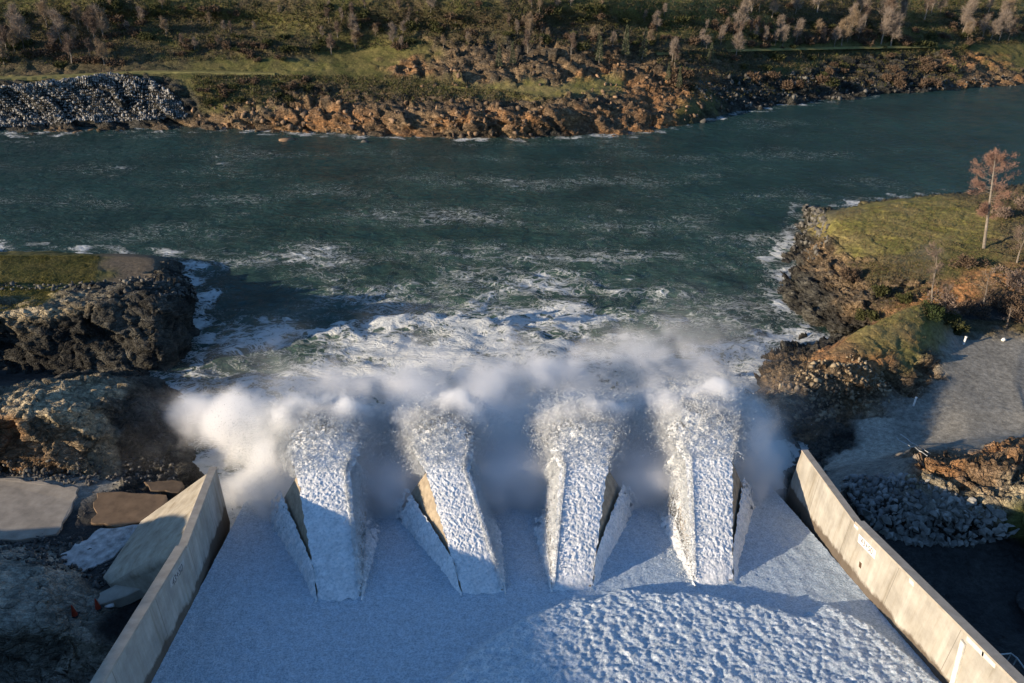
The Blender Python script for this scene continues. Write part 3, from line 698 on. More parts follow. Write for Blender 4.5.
# ---- four chute blocks
BLOCKS = [  # front left x, front right x, crest left x, crest right x, crest z
    (-17.6, -14.1, -21.3, -16.7, 10.5),
    (-5.8, -2.3, -9.05, -5.25, 10.4),
    (1.7, 5.1, 4.5, 8.85, 10.25),
    (13.9, 17.3, 17.1, 21.4, 10.7)]
BY0, BY1 = 5.4, 19.0
BL = ['sharp concrete chute block nearest the left wall, its left face in shadow', 'concrete chute block second from the left wall, its left face catching the sun',
      'concrete chute block second from the right wall, its dark right face bare', 'concrete chute block nearest the right wall, its dark right face bare']
for (fl, fr, cl, crr, cz), lb in zip(BLOCKS, BL):
    zf = chute_z(BY0); ye = BY1 + 0.9; ze = chute_z(ye)
    ol, orr = (3.2, 1.8) if fl < 0 else (1.8, 3.2)
    V = [(fl, BY0, zf - 0.6), (fr, BY0, zf - 0.6), (fr, BY0, zf + 0.05), (fl, BY0, zf + 0.05),
         (cl, BY1, cz), (crr, BY1, cz), (cl - ol, ye, ze - 0.6), (crr + orr, ye, ze - 0.6), (crr, BY1 + 1.2, ze - 0.6), (cl, BY1 + 1.2, ze - 0.6)]
    F = [(0, 1, 2, 3), (3, 2, 5, 4), (0, 3, 4, 6), (1, 7, 5, 2), (4, 5, 8, 9), (6, 4, 9), (5, 7, 8)]
    o = mesh_obj('chute_block', V, F, M_BLOCK); tag(o, lb, 'chute block', 'row of chute blocks at the end of the spillway'); bevel_obj(o, 0.08)

# ------------------------------------------------------------------ water on the chute
M_CHUTE = mat_white_water('chute_water', (0.62, 0.70, 0.77), 6.5, (0.93, 0.95, 0.95))
M_SPRAY = mat_white_water('spray_water', (0.92, 0.92, 0.91), 4.0)
xs = np.linspace(-27.62, 27.62, 480); ysc = np.concatenate([np.linspace(-24, 21.2, 400), np.linspace(21.35, 27, 40)])
Xg, Yg = np.meshgrid(xs, ysc, indexing='ij')
P = np.stack([Xg.ravel(), Yg.ravel(), 0 * Xg.ravel()], 1)
bx = [-9.5, -7.6, -5.4, -2.1, 2.2, 7.3, 12.4, 16.8, 21.2, 23.6, 25.4, 26.6, 28]
by = [-9, -4.8, -1.6, 1.4, 3.9, 4.9, 4.6, 2.8, 0.8, 1.6, 0.2, -5.5, -11]
front = np.interp(P[:, 0], bx, by) + 0.9 * perlin(P / 3.1, 5) + 0.7 * billow(P / 1.3, 3, 8) - 0.3
boil = sstep(0, 1.3, front - P[:, 1]) * (P[:, 0] > -12)
z0 = chute_z(np.minimum(P[:, 1], 21.2)) - np.where(P[:, 1] > 21.2, SLOPE * (P[:, 1] - 21.2) + 0.13 * (P[:, 1] - 21.2) ** 2, 0)
h = 0.09 * billow(P / np.array([0.36, 0.42, 1]), 3, 21) + 0.06 * fbm(P / 1.6, 3, 2) 
h += 0.05 * perlin(P / np.array([0.9, 1.6, 1]) , 44) + 0.05 * billow(P / 0.24, 2, 45)
lump = billow(P / np.array([0.7, 0.75, 1.0]) + 0.35 * np.stack([perlin(P / 1.5, 61), perlin(P / 1.5, 62), 0 * P[:, 0]], 1), 4, 50, 0.6)
lump2 = fbm(P / np.array([0.8, 0.85, 1.0]), 5, 52, 0.68)
h += boil * (0.75 + 0.15 * lump + 0.24 * lump2 + 0.10 * fbm(P / 0.3, 2, 53))
edge = 0.5 * np.exp(-(27.6 - np.abs(P[:, 0])) / 0.5) * (0.4 + billow(P / 0.9, 3, 9))
Vw = np.stack([P[:, 0], P[:, 1], z0 + h + 0.4 * edge], 1)
Fw = grid_faces(len(xs), len(ysc))
cw = mesh_obj('chute_water', Vw, Fw, M_CHUTE, None, True); tag(cw, kind='structure'); set_attr(cw.data, 'boil', np.clip(boil * (0.45 + 1.6 * lump2 + 0.5 * lump), 0, 1))  # whiter where aerated; crest and trough tones painted in for missing relief shading

# ---- the sheet of water that climbs each block and leaps off it: one stuff object per block
def grid_mesh(fn, nu, nv, u=(0, 1), v=(0, 1)):
    U, W_ = np.meshgrid(np.linspace(*u, nu), np.linspace(*v, nv), indexing='ij')
    return fn(U.ravel(), W_.ravel()), grid_faces(nu, nv)
def top_path(t, cz):       # height along the leap, t in metres beyond the crest
    return cz + 0.17 * t - 0.0150 * t * t
SPRAY = []
octa_v = np.array([(1, 0, 0), (-1, 0, 0), (0, 1, 0), (0, -1, 0), (0, 0, 1), (0, 0, -1)], float)
octa_f = np.array([(0, 2, 4), (2, 1, 4), (1, 3, 4), (3, 0, 4), (2, 0, 5), (1, 2, 5), (3, 1, 5), (0, 3, 5)])
def drops(C, rad, rng):
    n = len(C)
    S = rad[:, None, None] * (0.6 + 0.8 * rng.random((n, 6, 1)))
    V = C[:, None, :] + octa_v[None] * S * np.array([1, 2.2, 1.3])
    F = (octa_f[None] + 6 * np.arange(n)[:, None, None]).reshape(-1, 3)
    return V.reshape(-1, 3), F
def block_spray(k, label):
    fl, fr, cl, crr, cz = BLOCKS[k]
    rng = np.random.default_rng(100 + k)
    out_left = fl < 0
    LT = 12.5
    Ltot = (BY1 - BY0) + LT
    dl, dr = (cl - fl) / 13.6, (crr - fr) / 13.6
    def edges(Y):
        q = np.clip((Y - BY0) / (BY1 - BY0), 0, 1); t = np.clip(Y - BY1, 0, None)
        gi_, go_ = 0.34, 0.20
        l = fl + (cl - fl) * q + dl * t * 0.8 - (go_ if out_left else gi_) * t; r = fr + (crr - fr) * q + dr * t * 0.8 + (gi_ if out_left else go_) * t
        zr = chute_z(BY0) + (cz - chute_z(BY0)) * q
        return l, r, np.where(t > 0, top_path(t, cz), zr), q, t
    def top(U, S):
        Y = BY0 - 0.3 + S * Ltot
        l, r, z, q, t = edges(Y)
        if out_left: r = r + 0.45 * q
        else: l = l - 0.45 * q
        jit = np.stack([Y / 0.8, 0 * Y + k, 0 * Y], 1)
        l = l + 0.22 * fbm(jit, 3, 301); r = r + 0.22 * fbm(jit, 3, 302)
        P0 = np.stack([l + (r - l) * U, Y - 0.4 * (1 - S) ** 8 * perlin(np.stack([U * 5, 0 * U, 0 * U + k], 1), 303), z], 1)
        arch = np.abs(2 * U - 1) ** 3
        g = sstep(0, 6, t)
        hh = (0.15 + 0.33 * g) * (billow(P0 / np.array([0.55, 0.66, 0.6]), 4, 7 + k, 0.7) * 1.7 - 0.12) + (0.12 + 0.20 * g) * fbm(P0 / 0.30, 4, 19, 0.7) + 0.35 * g * perlin(P0 / 1.7, 23 + k)
        hh = hh * (0.25 + 0.75 * sstep(0, 0.12, S))
        P0[:, 2] += hh + 0.20 * sstep(-0.06, 0.06, S) + 0.9 * sstep(3.0, 6.5, t) * (1 - np.abs(2 * U - 1) ** 2) - arch * (0.12 + 0.17 * t)
        P0[:, 0] += (0.12 + 0.25 * g) * perlin(P0 / 0.7, 27 + k)
        return P0
    V1, F1 = grid_mesh(top, 70, 300)
    cen = V1[F1].mean(1)
    uu = np.repeat((np.arange(69) + .5) / 69, 299)
    tc = np.clip(cen[:, 1] - BY1, 0, None)
    keep = tc + 3.5 * np.abs(2 * uu - 1) ** 3 * sstep(0, 3, tc) < 7.0 + 2.6 * perlin(cen / 1.2, 71 + k) + 3.4 * perlin(cen / 0.35, 72)
    F1 = F1[keep]
    parts = [(V1, F1)]
    for side in (-1, 1):
        f0 = fl if side < 0 else fr; c0 = cl if side < 0 else crr
        outer = (side < 0) == out_left
        # the thin wave thrown off the foot of the block: a curling ridge from the front corner outwards
        def wave(U, S, f0=f0, c0=c0, side=side, outer=outer):
            Y = BY0 - 0.5 + S * (15.0 if outer else 11.5)
            q = np.clip((Y - BY0) / (BY1 - BY0), 0, 1.2)
            ro = 0.95 * sstep(0.0, 0.22, q) + 1.55 * q
            oo = 3.2 * q * np.clip(1 - ro / (5.1 * q + 0.15), 0, 1) + 0.05
            base = f0 + (c0 - f0) * q + side * (oo if outer else 1.7 * q)
            wd = (0.30 + 1.5 * q ** 0.7) if outer else (0.25 + 2.0 * q)
            wd = wd * (1 + 0.25 * perlin(np.stack([Y / 0.9, 0 * Y + side, 0 * Y + k], 1), 61))
            prof = np.where(U < 0.25, U / 0.25, 1 - ((U - 0.25) / 0.75) ** 1.3) if not outer else (1 - U ** 1.2)
            rise = (ro + 0.15) if outer else (0.2 + 1.1 * q)
            z = chute_z(np.minimum(Y, 21.4)) - 0.05 + rise * prof
            P0 = np.stack([base + side * wd * (U - (0.05 if outer else 0.2)), Y, z], 1)
            P0[:, 2] += 0.26 * (billow(P0 / np.array([0.45, 0.9, 0.45]), 4, 81 + k, 0.65) * 2 - 0.3) * (0.25 + q)
            P0[:, 0] += 0.16 * perlin(P0 / 0.6, 91 + k) * (0.3 + q)
            return P0
        V2, F2 = grid_mesh(wave, 30, 220)
        c2 = V2[F2].mean(1); u2 = np.repeat((np.arange(29) + .5) / 29, 219)
        fade = sstep(BY1 - (3.5 if outer else 7.0), BY1 + (2.0 if outer else -1.5), c2[:, 1])
        parts.append((V2, F2[fade + 0.3 * sstep(.7, 1, u2) < 0.75 + 0.9 * perlin(c2 / 0.6, 55) + 0.4 * perlin(c2 / 0.2, 56)]))
        if not outer:      # the torn curtain that falls off the inner edge of the ramp
            def curtain(U, S, f0=f0, c0=c0, side=side):
                Y = BY0 + 0.4 + S * 15.5
                l, r, z, q, t = edges(Y)
                ed = l if side < 0 else r
                drop_ = (z - chute_z(np.minimum(Y, 21.4))) * (U ** 1.5)
                P0 = np.stack([ed + side * (-0.25 + (0.5 + 1.7 * q) * U), Y, z + 0.18 - 0.95 * drop_], 1)
                P0[:, 2] += 0.25 * (billow(P0 / np.array([0.4, 0.6, 0.9]), 4, 83 + k, 0.66) * 2 - 0.3)
                P0[:, 0] += side * 0.35 * q * (billow(P0 / np.array([0.5, 0.5, 1.1]), 4, 93 + k, 0.66) * 2 - 0.2)
                return P0
            V3, F3 = grid_mesh(curtain, 36, 240)
            c3 = V3[F3].mean(1); u3 = np.repeat((np.arange(35) + .5) / 35, 239)
            parts.append((V3, F3[u3 < 0.62 + 0.5 * perlin(c3 / 0.8, 57) + 0.5 * perlin(c3 / 0.25, 58)]))
    # fine drops round the leap: a ragged fringe, thickest along the rim and the crown
    n = 80000
    t = rng.random(n) ** 0.8 * 12.0; Y = BY1 + t
    l, r, z, q, tt = edges(Y)
    e = rng.random(n); rim = rng.exponential(0.30 + 0.07 * t, n)
    X = np.where(e < 0.40, l - rim + 0.3, np.where(e < 0.80, r + rim - 0.3, l + (r - l) * rng.random(n)))
    Zd = z - np.where(e < .8, 0.2 + 0.10 * t + rim * 0.3, 0) + np.where(e < .8, rng.normal(0, 0.35 + 0.05 * t, n), 0.25 + rng.exponential(0.16 + 0.06 * t, n))
    C = np.stack([X, Y + rng.normal(0, .3, n), Zd], 1)
    C += 0.3 * np.stack([perlin(C / 0.8, 1), perlin(C / 0.8, 2), 1.5 * perlin(C / 0.8, 3)], 1)
    C = C[billow(C / 0.9, 3, 5) + 0.14 > 0.16 + 0.012 * t]
    Vd, Fd = drops(C, 0.012 + 0.025 * rng.random(len(C)) ** 3, rng)
    # the torn crown of the leap
    n3 = 42000
    t3 = rng.normal(7.2, 1.5, n3); l, r, z, q, tt = edges(BY1 + t3)
    u3_ = rng.normal(0.5, 0.30, n3)
    C3 = np.stack([l + (r - l) * u3_, BY1 + t3, z + 0.7 - 1.5 * (u3_ - .5) ** 2 * 4 * .5 + rng.normal(0.1, 0.55, n3) + rng.exponential(.25, n3)], 1)
    C3 += 0.5 * np.stack([perlin(C3 / 0.9, 4), perlin(C3 / 0.9, 5), 1.6 * perlin(C3 / 0.9, 6)], 1)
    C3 = C3[billow(C3 / 0.8, 3, 45) > 0.08]
    if k == 0:     # the wall side: water torn up between the block and the wall
        n4 = 24000
        sp = rng.random(n4) ** 0.7
        Y4 = 19.5 + sp * 9 + rng.normal(0, .6, n4)
        X4 = -25.0 - sp * 2.2 + rng.normal(0, 1, n4) * (0.7 + 1.3 * sp)
        Z4 = 4.4 + sp * 5.0 + rng.normal(0, 1, n4) * (0.4 + 1.4 * sp)
        C4 = np.stack([X4, Y4, Z4], 1)
        C4 += 0.7 * np.stack([perlin(C4 / 1.2, 4), perlin(C4 / 1.2, 5), perlin(C4 / 1.2, 6)], 1)
        C3 = np.concatenate([C3, C4[(billow(C4 / 1.1, 3, 46) > 0.14) & (C4[:, 2] > 3.5)]])
    Vd3, Fd3 = drops(C3, 0.012 + 0.028 * rng.random(len(C3)) ** 3, rng)
    m = 26000
    s_ = rng.random(m) ** 0.6; Y = BY0 + s_ * 15.5
    l, r, z, q, tt = edges(Y)
    sd_ = 1 if out_left else -1
    off = rng.exponential(0.25 + 0.75 * q, m)
    C2 = np.stack([(r if out_left else l) + sd_ * (off - 0.2), Y, np.maximum(z + rng.normal(0.1, 0.2, m) - off ** 1.5 * 0.9, chute_z(Y) + .1)], 1)
    Vd2, Fd2 = drops(C2, 0.012 + 0.03 * rng.random(m) ** 3, rng)
    Vs, Fs, base = [], [], 0
    for V_, F_ in parts:
        Vs.append(V_); Fs.append(np.concatenate([F_[:, [0, 1, 2]], F_[:, [0, 2, 3]]]) + base); base += len(V_)
    for V_, F_ in ((Vd, Fd), (Vd2, Fd2), (Vd3, Fd3)):
        Vs.append(V_); Fs.append(F_ + base); base += len(V_)
    o = mesh_obj('water_spray', np.concatenate(Vs), np.concatenate(Fs), M_SPRAY, None, True)
    tag(o, label, 'spray', None, 'stuff')
block_spray(0, 'white spray leaping off the chute block nearest the left wall')
block_spray(1, 'white spray leaping off the second chute block from the left wall')
block_spray(2, 'white spray leaping off the second chute block from the right wall')
block_spray(3, 'white spray leaping off the chute block nearest the right wall')

# ------------------------------------------------------------------ the river
xs = np.concatenate([np.linspace(-420, -135, 60), np.linspace(-134, 135, 400), np.linspace(136, 500, 140)])
ys = 15 + (np.linspace(0, 1, 520) ** 1.35) * 300
Xg, Yg = np.meshgrid(xs, ys, indexing='ij')
P = np.stack([Xg.ravel(), Yg.ravel(), 0 * Xg.ravel()], 1)
dist = np.hypot(P[:, 0] * 0.95, (P[:, 1] - 30) * 1.0)
turb = np.exp(-(dist / 55.0) ** 2) + 0.30 * np.exp(-(dist / 110.0) ** 2)
Q = P + 2.0 * np.stack([perlin(P / 7, 1), perlin(P / 7, 2), 0 * P[:, 0]], 1)
wv = 0.85 * turb * (fbm(Q / np.array([6.0, 4.0, 1]), 5, 3, 0.55)) * 2 + 0.30 * fbm(Q / np.array([3.6, 2.0, 1]), 4, 9, 0.6)
# a standing front of tumbled water that rings the plunge pool
ring = np.interp(P[:, 0], [-60, -35, -20, -8, 2, 12, 22, 40], [56, 62, 68, 70, 66, 60, 58, 52]) + 2.2 * perlin(P / 9.0, 12) + 0.8 * perlin(P / 2.5, 13)
dr_ = ring - P[:, 1]
inside = sstep(-1.0, 1.5, dr_) * sstep(-30, -14, P[:, 0] + 4 * perlin(P / 5.0, 19)) * sstep(45, 35, P[:, 0])
wv += np.where(dr_ > -2, 0.9 * np.exp(-(dr_ / 2.2) ** 2), 0) * (inside > 0.02) * (P[:, 0] < 12) * (0.5 + fbm(P / 3, 3, 6))
wv += inside * 0.8 * (billow(Q / 3.0, 4, 15) - 0.2)
patch = np.clip(0.5 + 1.6 * fbm(P / np.array([24.0, 11.0, 1]), 4, 55), 0, 1)
foam = 0.15 + 0.11 * patch + 0.22 * turb * (0.25 + patch) + 0.25 * inside * (0.4 + 1.1 * np.clip(0.5 + 1.8 * fbm(P / 7.0, 4, 77), 0, 1))
foam += 0.26 * np.clip(wv - 0.10, 0, 1.0)
# wash along the banks
for nm in ('left', 'right', 'far'):
    A_ = ALLT[nm]; A_ = A_[np.abs(A_[:, 2]) < 0.45][:: (3 if nm != 'far' else 2)]
    A_ = A_[(A_[:, 1] < 300)]
    # coarse bucket distance
    cell = 1.5
    key = set()
    for rr_ in (0, 1):
        for ddx in range(-rr_, rr_ + 1):
            for ddy in range(-rr_, rr_ + 1):
                key |= set(map(tuple, (np.floor(A_[:, :2] / cell).astype(int) + (ddx, ddy)).tolist()))
    kk = np.array(sorted(key)); codes = kk[:, 0] * 100000 + kk[:, 1]
    cc = np.floor(P[:, :2] / cell).astype(int); cc = cc[:, 0] * 100000 + cc[:, 1]
    foam += np.isin(cc, codes) * (0.20 if nm != 'far' else 0.20) * (0.1 + 1.5 * np.clip(perlin(P / 4.0, 90) + 0.25, 0, 1))
foam = foam * (0.35 + 0.65 * sstep(150, 60, P[:, 0] - 0.2 * P[:, 1]))
aer = np.clip(0.75 * turb * (0.35 + patch) + 0.12 * np.exp(-((P[:, 1] - 60) / 50) ** 2) * sstep(60, 0, np.abs(P[:, 0])), 0, 1)
rv = mesh_obj('river', np.stack([P[:, 0], P[:, 1], wv], 1), grid_faces(len(xs), len(ys)), mat_river(), None, True)
set_attr(rv.data, 'foam', np.clip(foam, 0, 2)); set_attr(rv.data, 'aerated', aer)
tag(rv, kind='structure')
# ------------------------------------------------------------------ stones
import bmesh
def hull_stone(seed, n=11, flat=0.7):
    rng = np.random.default_rng(seed)
    p = rng.normal(size=(n, 3)); p /= np.linalg.norm(p, axis=1, keepdims=True)
    p *= rng.uniform(0.75, 1.1, (n, 1)); p *= np.array([1.0, rng.uniform(.65, .95), flat * rng.uniform(.8, 1.1)]) * 0.5
    bm = bmesh.new()
    for q in p: bm.verts.new(q)
    bmesh.ops.convex_hull(bm, input=bm.verts)
    bmesh.ops.delete(bm, geom=[v for v in bm.verts if not v.link_faces], context='VERTS')
    bmesh.ops.triangulate(bm, faces=bm.faces)
    bm.verts.index_update()
    V = np.array([v.co[:] for v in bm.verts]); F = np.array([[v.index for v in f.verts] for f in bm.faces])
    bm.free(); return V, F
STONES = [hull_stone(500 + i) for i in range(12)]
def rot_rand(rng):
    q = rng.normal(size=4); q /= np.linalg.norm(q); w_, x, y, z = q
    return np.array([[1-2*(y*y+z*z), 2*(x*y-z*w_), 2*(x*z+y*w_)], [2*(x*y+z*w_), 1-2*(x*x+z*z), 2*(y*z-x*w_)], [2*(x*z-y*w_), 2*(y*z+x*w_), 1-2*(x*x+y*y)]])
def in_poly(x, y, poly):
    ins = np.zeros(len(x), bool); n = len(poly)
    for i in range(n):
        x1, y1 = poly[i]; x2, y2 = poly[(i + 1) % n]
        c = ((y1 > y) != (y2 > y)) & (x < (x2 - x1) * (y - y1) / (y2 - y1 + 1e-9) + x1)
        ins ^= c
    return ins
def scatter_px(which, poly, n, rng, spacing=0.0):
    X, Y, D = _PX[which]
    k = np.nonzero(in_poly(X, Y, poly))[0]
    # weight by the ground each sample stands for is about even: the sheets are evenly meshed
    k = rng.permutation(k)
    out, cells = [], {}
    P = ALLT[which]
    for i in k:
        p = P[i]
        if spacing:
            c = tuple(np.floor(p[:2] / spacing).astype(int))
            bad = False
            for a in (-1, 0, 1):
                for b in (-1, 0, 1):
                    for q in cells.get((c[0] + a, c[1] + b), ()):
                        if (q[0] - p[0]) ** 2 + (q[1] - p[1]) ** 2 + (q[2] - p[2]) ** 2 < spacing ** 2: bad = True
            if bad: continue
            cells.setdefault(c, []).append(p)
        out.append(p)
        if len(out) >= n: break
    return np.array(out)
def stone_mass(name, label, pts, smin, smax, mat, rng, power=2.0):
    Vs, Fs, b = [], [], 0
    for p in pts:
        V, F = STONES[rng.integers(12)]
        s = smin + (smax - smin) * rng.random() ** power
        Vs.append(V @ rot_rand(rng).T * s + p + np.array([0, 0, 0.12 * s])); Fs.append(F + b); b += len(V)
    o = mesh_obj(name, np.concatenate(Vs), np.concatenate(Fs), mat)
    return tag(o, label, 'rubble', None, 'stuff')
rng = np.random.default_rng(77)
M_RIP = mat_object_var('riprap_stone', [(0.16, 0.16, 0.15), (0.24, 0.235, 0.215), (0.33, 0.32, 0.29), (0.20, 0.19, 0.17)], 0.9, 2.5)
def mat_island(name, cols):
    m, nt, b = new_mat(name)
    g = nt.nodes.new('ShaderNodeNewGeometry')
    k = len(cols)
    r = ramp(nt, g.outputs['Random Per Island'], [(i / (k - 1), c) for i, c in enumerate(cols)])
    n = noise(nt, 2.5, 4, 0.6, g.outputs['Position'])
    nt.links.new(mixc(nt, 1.0, r.outputs[0], ramp(nt, n.outputs[0], [(0.3, 0.7), (0.7, 1.3)]).outputs[0], 'MULTIPLY'), b.inputs['Base Color'])
    b.inputs['Roughness'].default_value = 0.92; b.inputs['Specular IOR Level'].default_value = 0.15
    return m
M_GREY = mat_island('grey_rubble', [(0.10, 0.10, 0.10), (0.20, 0.195, 0.185), (0.36, 0.35, 0.33), (0.15, 0.145, 0.14)])
M_RED = mat_island('red_rubble', [(0.27, 0.17, 0.10), (0.10, 0.078, 0.058), (0.33, 0.215, 0.13), (0.06, 0.05, 0.045), (0.19, 0.13, 0.08)])
M_DARK = mat_island('dark_rubble', [(0.06, 0.058, 0.055), (0.11, 0.105, 0.095), (0.17, 0.16, 0.14), (0.08, 0.075, 0.07)])
M_TAN = mat_island('tan_rubble', [(0.30, 0.22, 0.13), (0.20, 0.15, 0.10), (0.36, 0.29, 0.19), (0.14, 0.11, 0.08)])
RIP_POLY = [(846, 478), (880, 476), (926, 482), (965, 500), (1003, 515), (1012, 534), (985, 546), (940, 547), (900, 543), (872, 528), (850, 500)]
pts = scatter_px('right', RIP_POLY, 900, rng, 0.40)
pts = pts + rng.normal(0, .12, pts.shape) * [1, 1, 0]
print('riprap', len(pts))
px, py, pd = project(pts)
order = np.argsort(pd)
RIP_MESH = []
for i, (V, F) in enumerate(STONES):
    me = bpy.data.meshes.new('riprap_stone')
    me.from_pydata([tuple(v) for v in V], [], [tuple(map(int, f)) for f in F]); me.materials.append(M_RIP); RIP_MESH.append(me)
for i in order[:290]:
    o = bpy.data.objects.new('riprap_stone', RIP_MESH[rng.integers(12)]); link(o)
    s = 0.75 + 0.75 * rng.random() ** 2
    o.location = pts[i] + np.array([0, 0, 0.15 * s]); o.rotation_euler = rng.random(3) * 6.28; o.scale = (s, s, s)
    tag(o, 'grey riprap stone in the bank of stones behind the right spillway wall', 'stone', 'riprap stones behind the right wall')
if len(pts) > 290: stone_mass('rubble', 'rest of the grey stone bank behind the right spillway wall', pts[order[290:]], 0.7, 1.5, M_GREY, rng)
stone_mass('rubble', 'grey broken stone facing on the far left shore', scatter_px('far', [(-40, 92), (0, 87), (60, 80), (110, 74), (150, 80), (178, 97), (188, 118), (120, 122), (60, 124), (-40, 130)], 3200, rng), 0.5, 1.5, M_GREY, rng)
stone_mass('rubble', 'rust brown rocks tumbled down the far shore', scatter_px('far', [(185, 108), (255, 95), (300, 88), (360, 92), (420, 98), (545, 106), (545, 138), (400, 136), (200, 130)], 520, rng) - [0, 0, .2], 0.4, 2.8, M_RED, rng, 2.6)
stone_mass('rubble', 'orange blocks broken from the far outcrop', scatter_px('far', [(390, 70), (520, 55), (640, 60), (720, 80), (740, 108), (650, 128), (600, 118), (560, 85), (420, 88)], 300, rng) - [0, 0, .15], 0.5, 2.6, M_RED, rng, 2.6)
stone_mass('rubble', 'dark rocks along the shaded far shore', scatter_px('far', [(690, 85), (760, 70), (860, 78), (960, 80), (1020, 76), (1020, 86), (860, 97), (720, 112)], 500, rng), 0.6, 2.4, M_DARK, rng)
stone_mass('rubble', 'dark wet rocks at the tip of the right headland', scatter_px('right', [(788, 205), (826, 208), (830, 240), (815, 262), (795, 255)], 320, rng), 0.5, 1.8, M_DARK, rng)
stone_mass('rubble', 'brown rubble on the slope of the right ridge', scatter_px('right', [(770, 392), (800, 368), (850, 352), (880, 372), (900, 398), (862, 412), (800, 425)], 900, rng), 0.25, 1.1, M_TAN, rng, 2.5)
stone_mass('rubble', 'dark rocks between the terrace and the left cliff', scatter_px('left', [(-10, 283), (90, 283), (160, 275), (198, 268), (198, 300), (120, 292), (-10, 292)], 420, rng), 0.4, 1.3, M_DARK, rng)
stone_mass('rubble', 'loose rubble at the foot of the streaked left rock', scatter_px('left', [(0, 462), (170, 455), (180, 480), (100, 486), (0, 476)], 420, rng), 0.25, 0.9, M_DARK, rng)
stone_mass('rubble', 'dark rubble in the hollow below the grey paved slab', scatter_px('left', [(-10, 536), (60, 535), (110, 545), (130, 560), (100, 590), (60, 570), (-10, 556)], 420, rng), 0.2, 0.9, M_DARK, rng)
def one_rock(x, y, size, label, mat, sq=0.7):
    p = at(x, y, 0.0)
    V, F = hull_stone(int(x * 7 + y), 22, sq)
    o = mesh_obj('rock', V * size, F, mat); o.location = p; tag(o, label, 'rock'); return o
stone_mass('rubble', 'small dark stones strewn round the paved slabs on the left bank', scatter_px('left', [(-10, 474), (100, 486), (180, 492), (130, 530), (60, 540), (-10, 540)], 380, rng) + [0, 0, .02], 0.08, 0.36, M_DARK, rng, 3.0)
one_rock(286, 140, 5.0, 'low brown rock awash off the far grassy gully', M_RED, 0.35)
one_rock(365, 142, 2.4, 'small wet rock in the river left of the far grassy point', M_DARK)
one_rock(704, 122, 3.2, 'dark wet rock in the river beside the far shaded cliff', M_DARK)
one_rock(150, 391, 3.0, 'dark wet rock in the channel between the left cliffs', M_DARK, 0.6)

# ------------------------------------------------------------------ plants
def slivers(C, D, L, Wd, rng):
    """thin triangles from C along D"""
    n = len(C)
    D = D / (np.linalg.norm(D, axis=1, keepdims=True) + 1e-9)
    s = np.cross(D, rng.normal(size=(n, 3))); s /= np.linalg.norm(s, axis=1, keepdims=True) + 1e-9
    Wd = np.broadcast_to(Wd, n)[:, None]; L = np.broadcast_to(L, n)[:, None]
    V = np.stack([C - s * Wd, C + s * Wd, C + D * L], 1).reshape(-1, 3)
    return V, np.arange(3 * n).reshape(-1, 3)
def limbs(rng, h, spread, nl, r0, lean=0.05, first=0.35, up=0.9):
    mb = MB(); tips = []
    top = np.array([rng.normal(0, lean) * h, rng.normal(0, lean) * h, h * 0.88])
    tr = [np.array([0, 0, -0.3]), top * 0.3 + rng.normal(0, .02, 3) * h * [1, 1, 0], top * 0.62 + rng.normal(0, .025, 3) * h * [1, 1, 0], top]
    mb.tube(tr, [r0 * 1.25, r0 * .85, r0 * .55, r0 * .15], 6)
    for i in range(nl):
        f = first + (0.95 - first) * (i + rng.random() * .6) / nl
        k = f * 3; a = int(min(k, 2)); p = tr[a] + (tr[a + 1] - tr[a]) * (k - a) if False else top * f + (tr[1] - top * 0.3) * (1 - abs(f - .35))
        an = rng.random() * 6.283
        L = spread * h * (1.05 - 0.65 * f) * rng.uniform(.7, 1.15)
        d = np.array([math.cos(an), math.sin(an), up * rng.uniform(.5, 1.2)]); d /= np.linalg.norm(d)
        m_ = p + d * L * .5 + rng.normal(0, .05, 3) * L; e = p + d * L + np.array([0, 0, .08 * L])
        mb.tube([p, m_, e], [r0 * .42 * (1.1 - f), r0 * .26 * (1.1 - f) + .012, .014], 4)
        tips += [(m_, d, L), (e, d, L)]
        for j in range(3):
            q = p + (e - p) * rng.uniform(.35, .9)
            d2 = d + rng.normal(0, .6, 3); d2 /= np.linalg.norm(d2)
            e2 = q + d2 * L * rng.uniform(.3, .55)
            mb.tube([q, e2], [r0 * .14 + .01, .012], 3)
            tips.append((e2, d2, L * .6))
    tips.append((top, np.array([0, 0, 1.0]), h * .2))
    return mb, tips
def twig_cloud(tips, n, ln, wd, rng, fluff=0.5):
    k = rng.integers(len(tips), size=n)
    B = np.array([t[0] for t in tips])[k]; D = np.array([t[1] for t in tips])[k]; L = np.array([t[2] for t in tips])[k]
    C = B + rng.normal(size=(n, 3)) * (L * 0.22)[:, None]
    return slivers(C, D * 0.7 + rng.normal(size=(n, 3)) * fluff + [0, 0, .25], ln * rng.uniform(.6, 1.4, n), wd, rng)
M_BARK = mat_object_var('bark', [(0.20, 0.165, 0.13), (0.27, 0.235, 0.195), (0.15, 0.12, 0.095)], 0.9, 3)
TW = {'ash': mat_leaf('twigs_ash', (0.265, 0.215, 0.175)), 'mauve': mat_leaf('twigs_mauve', (0.190, 0.140, 0.110)), 'tan': mat_leaf('twigs_tan', (0.27, 0.205, 0.14)), 'brown': mat_leaf('twigs_brown', (0.115, 0.080, 0.055)),
      'olive': mat_leaf('leaves_olive', (0.065, 0.068, 0.028)), 'green': mat_leaf('leaves_green', (0.036, 0.050, 0.020)), 'grey': mat_leaf('needles_grey_green', (0.115, 0.125, 0.075)),
      'pink': mat_leaf('needles_dead', (0.235, 0.140, 0.105))}
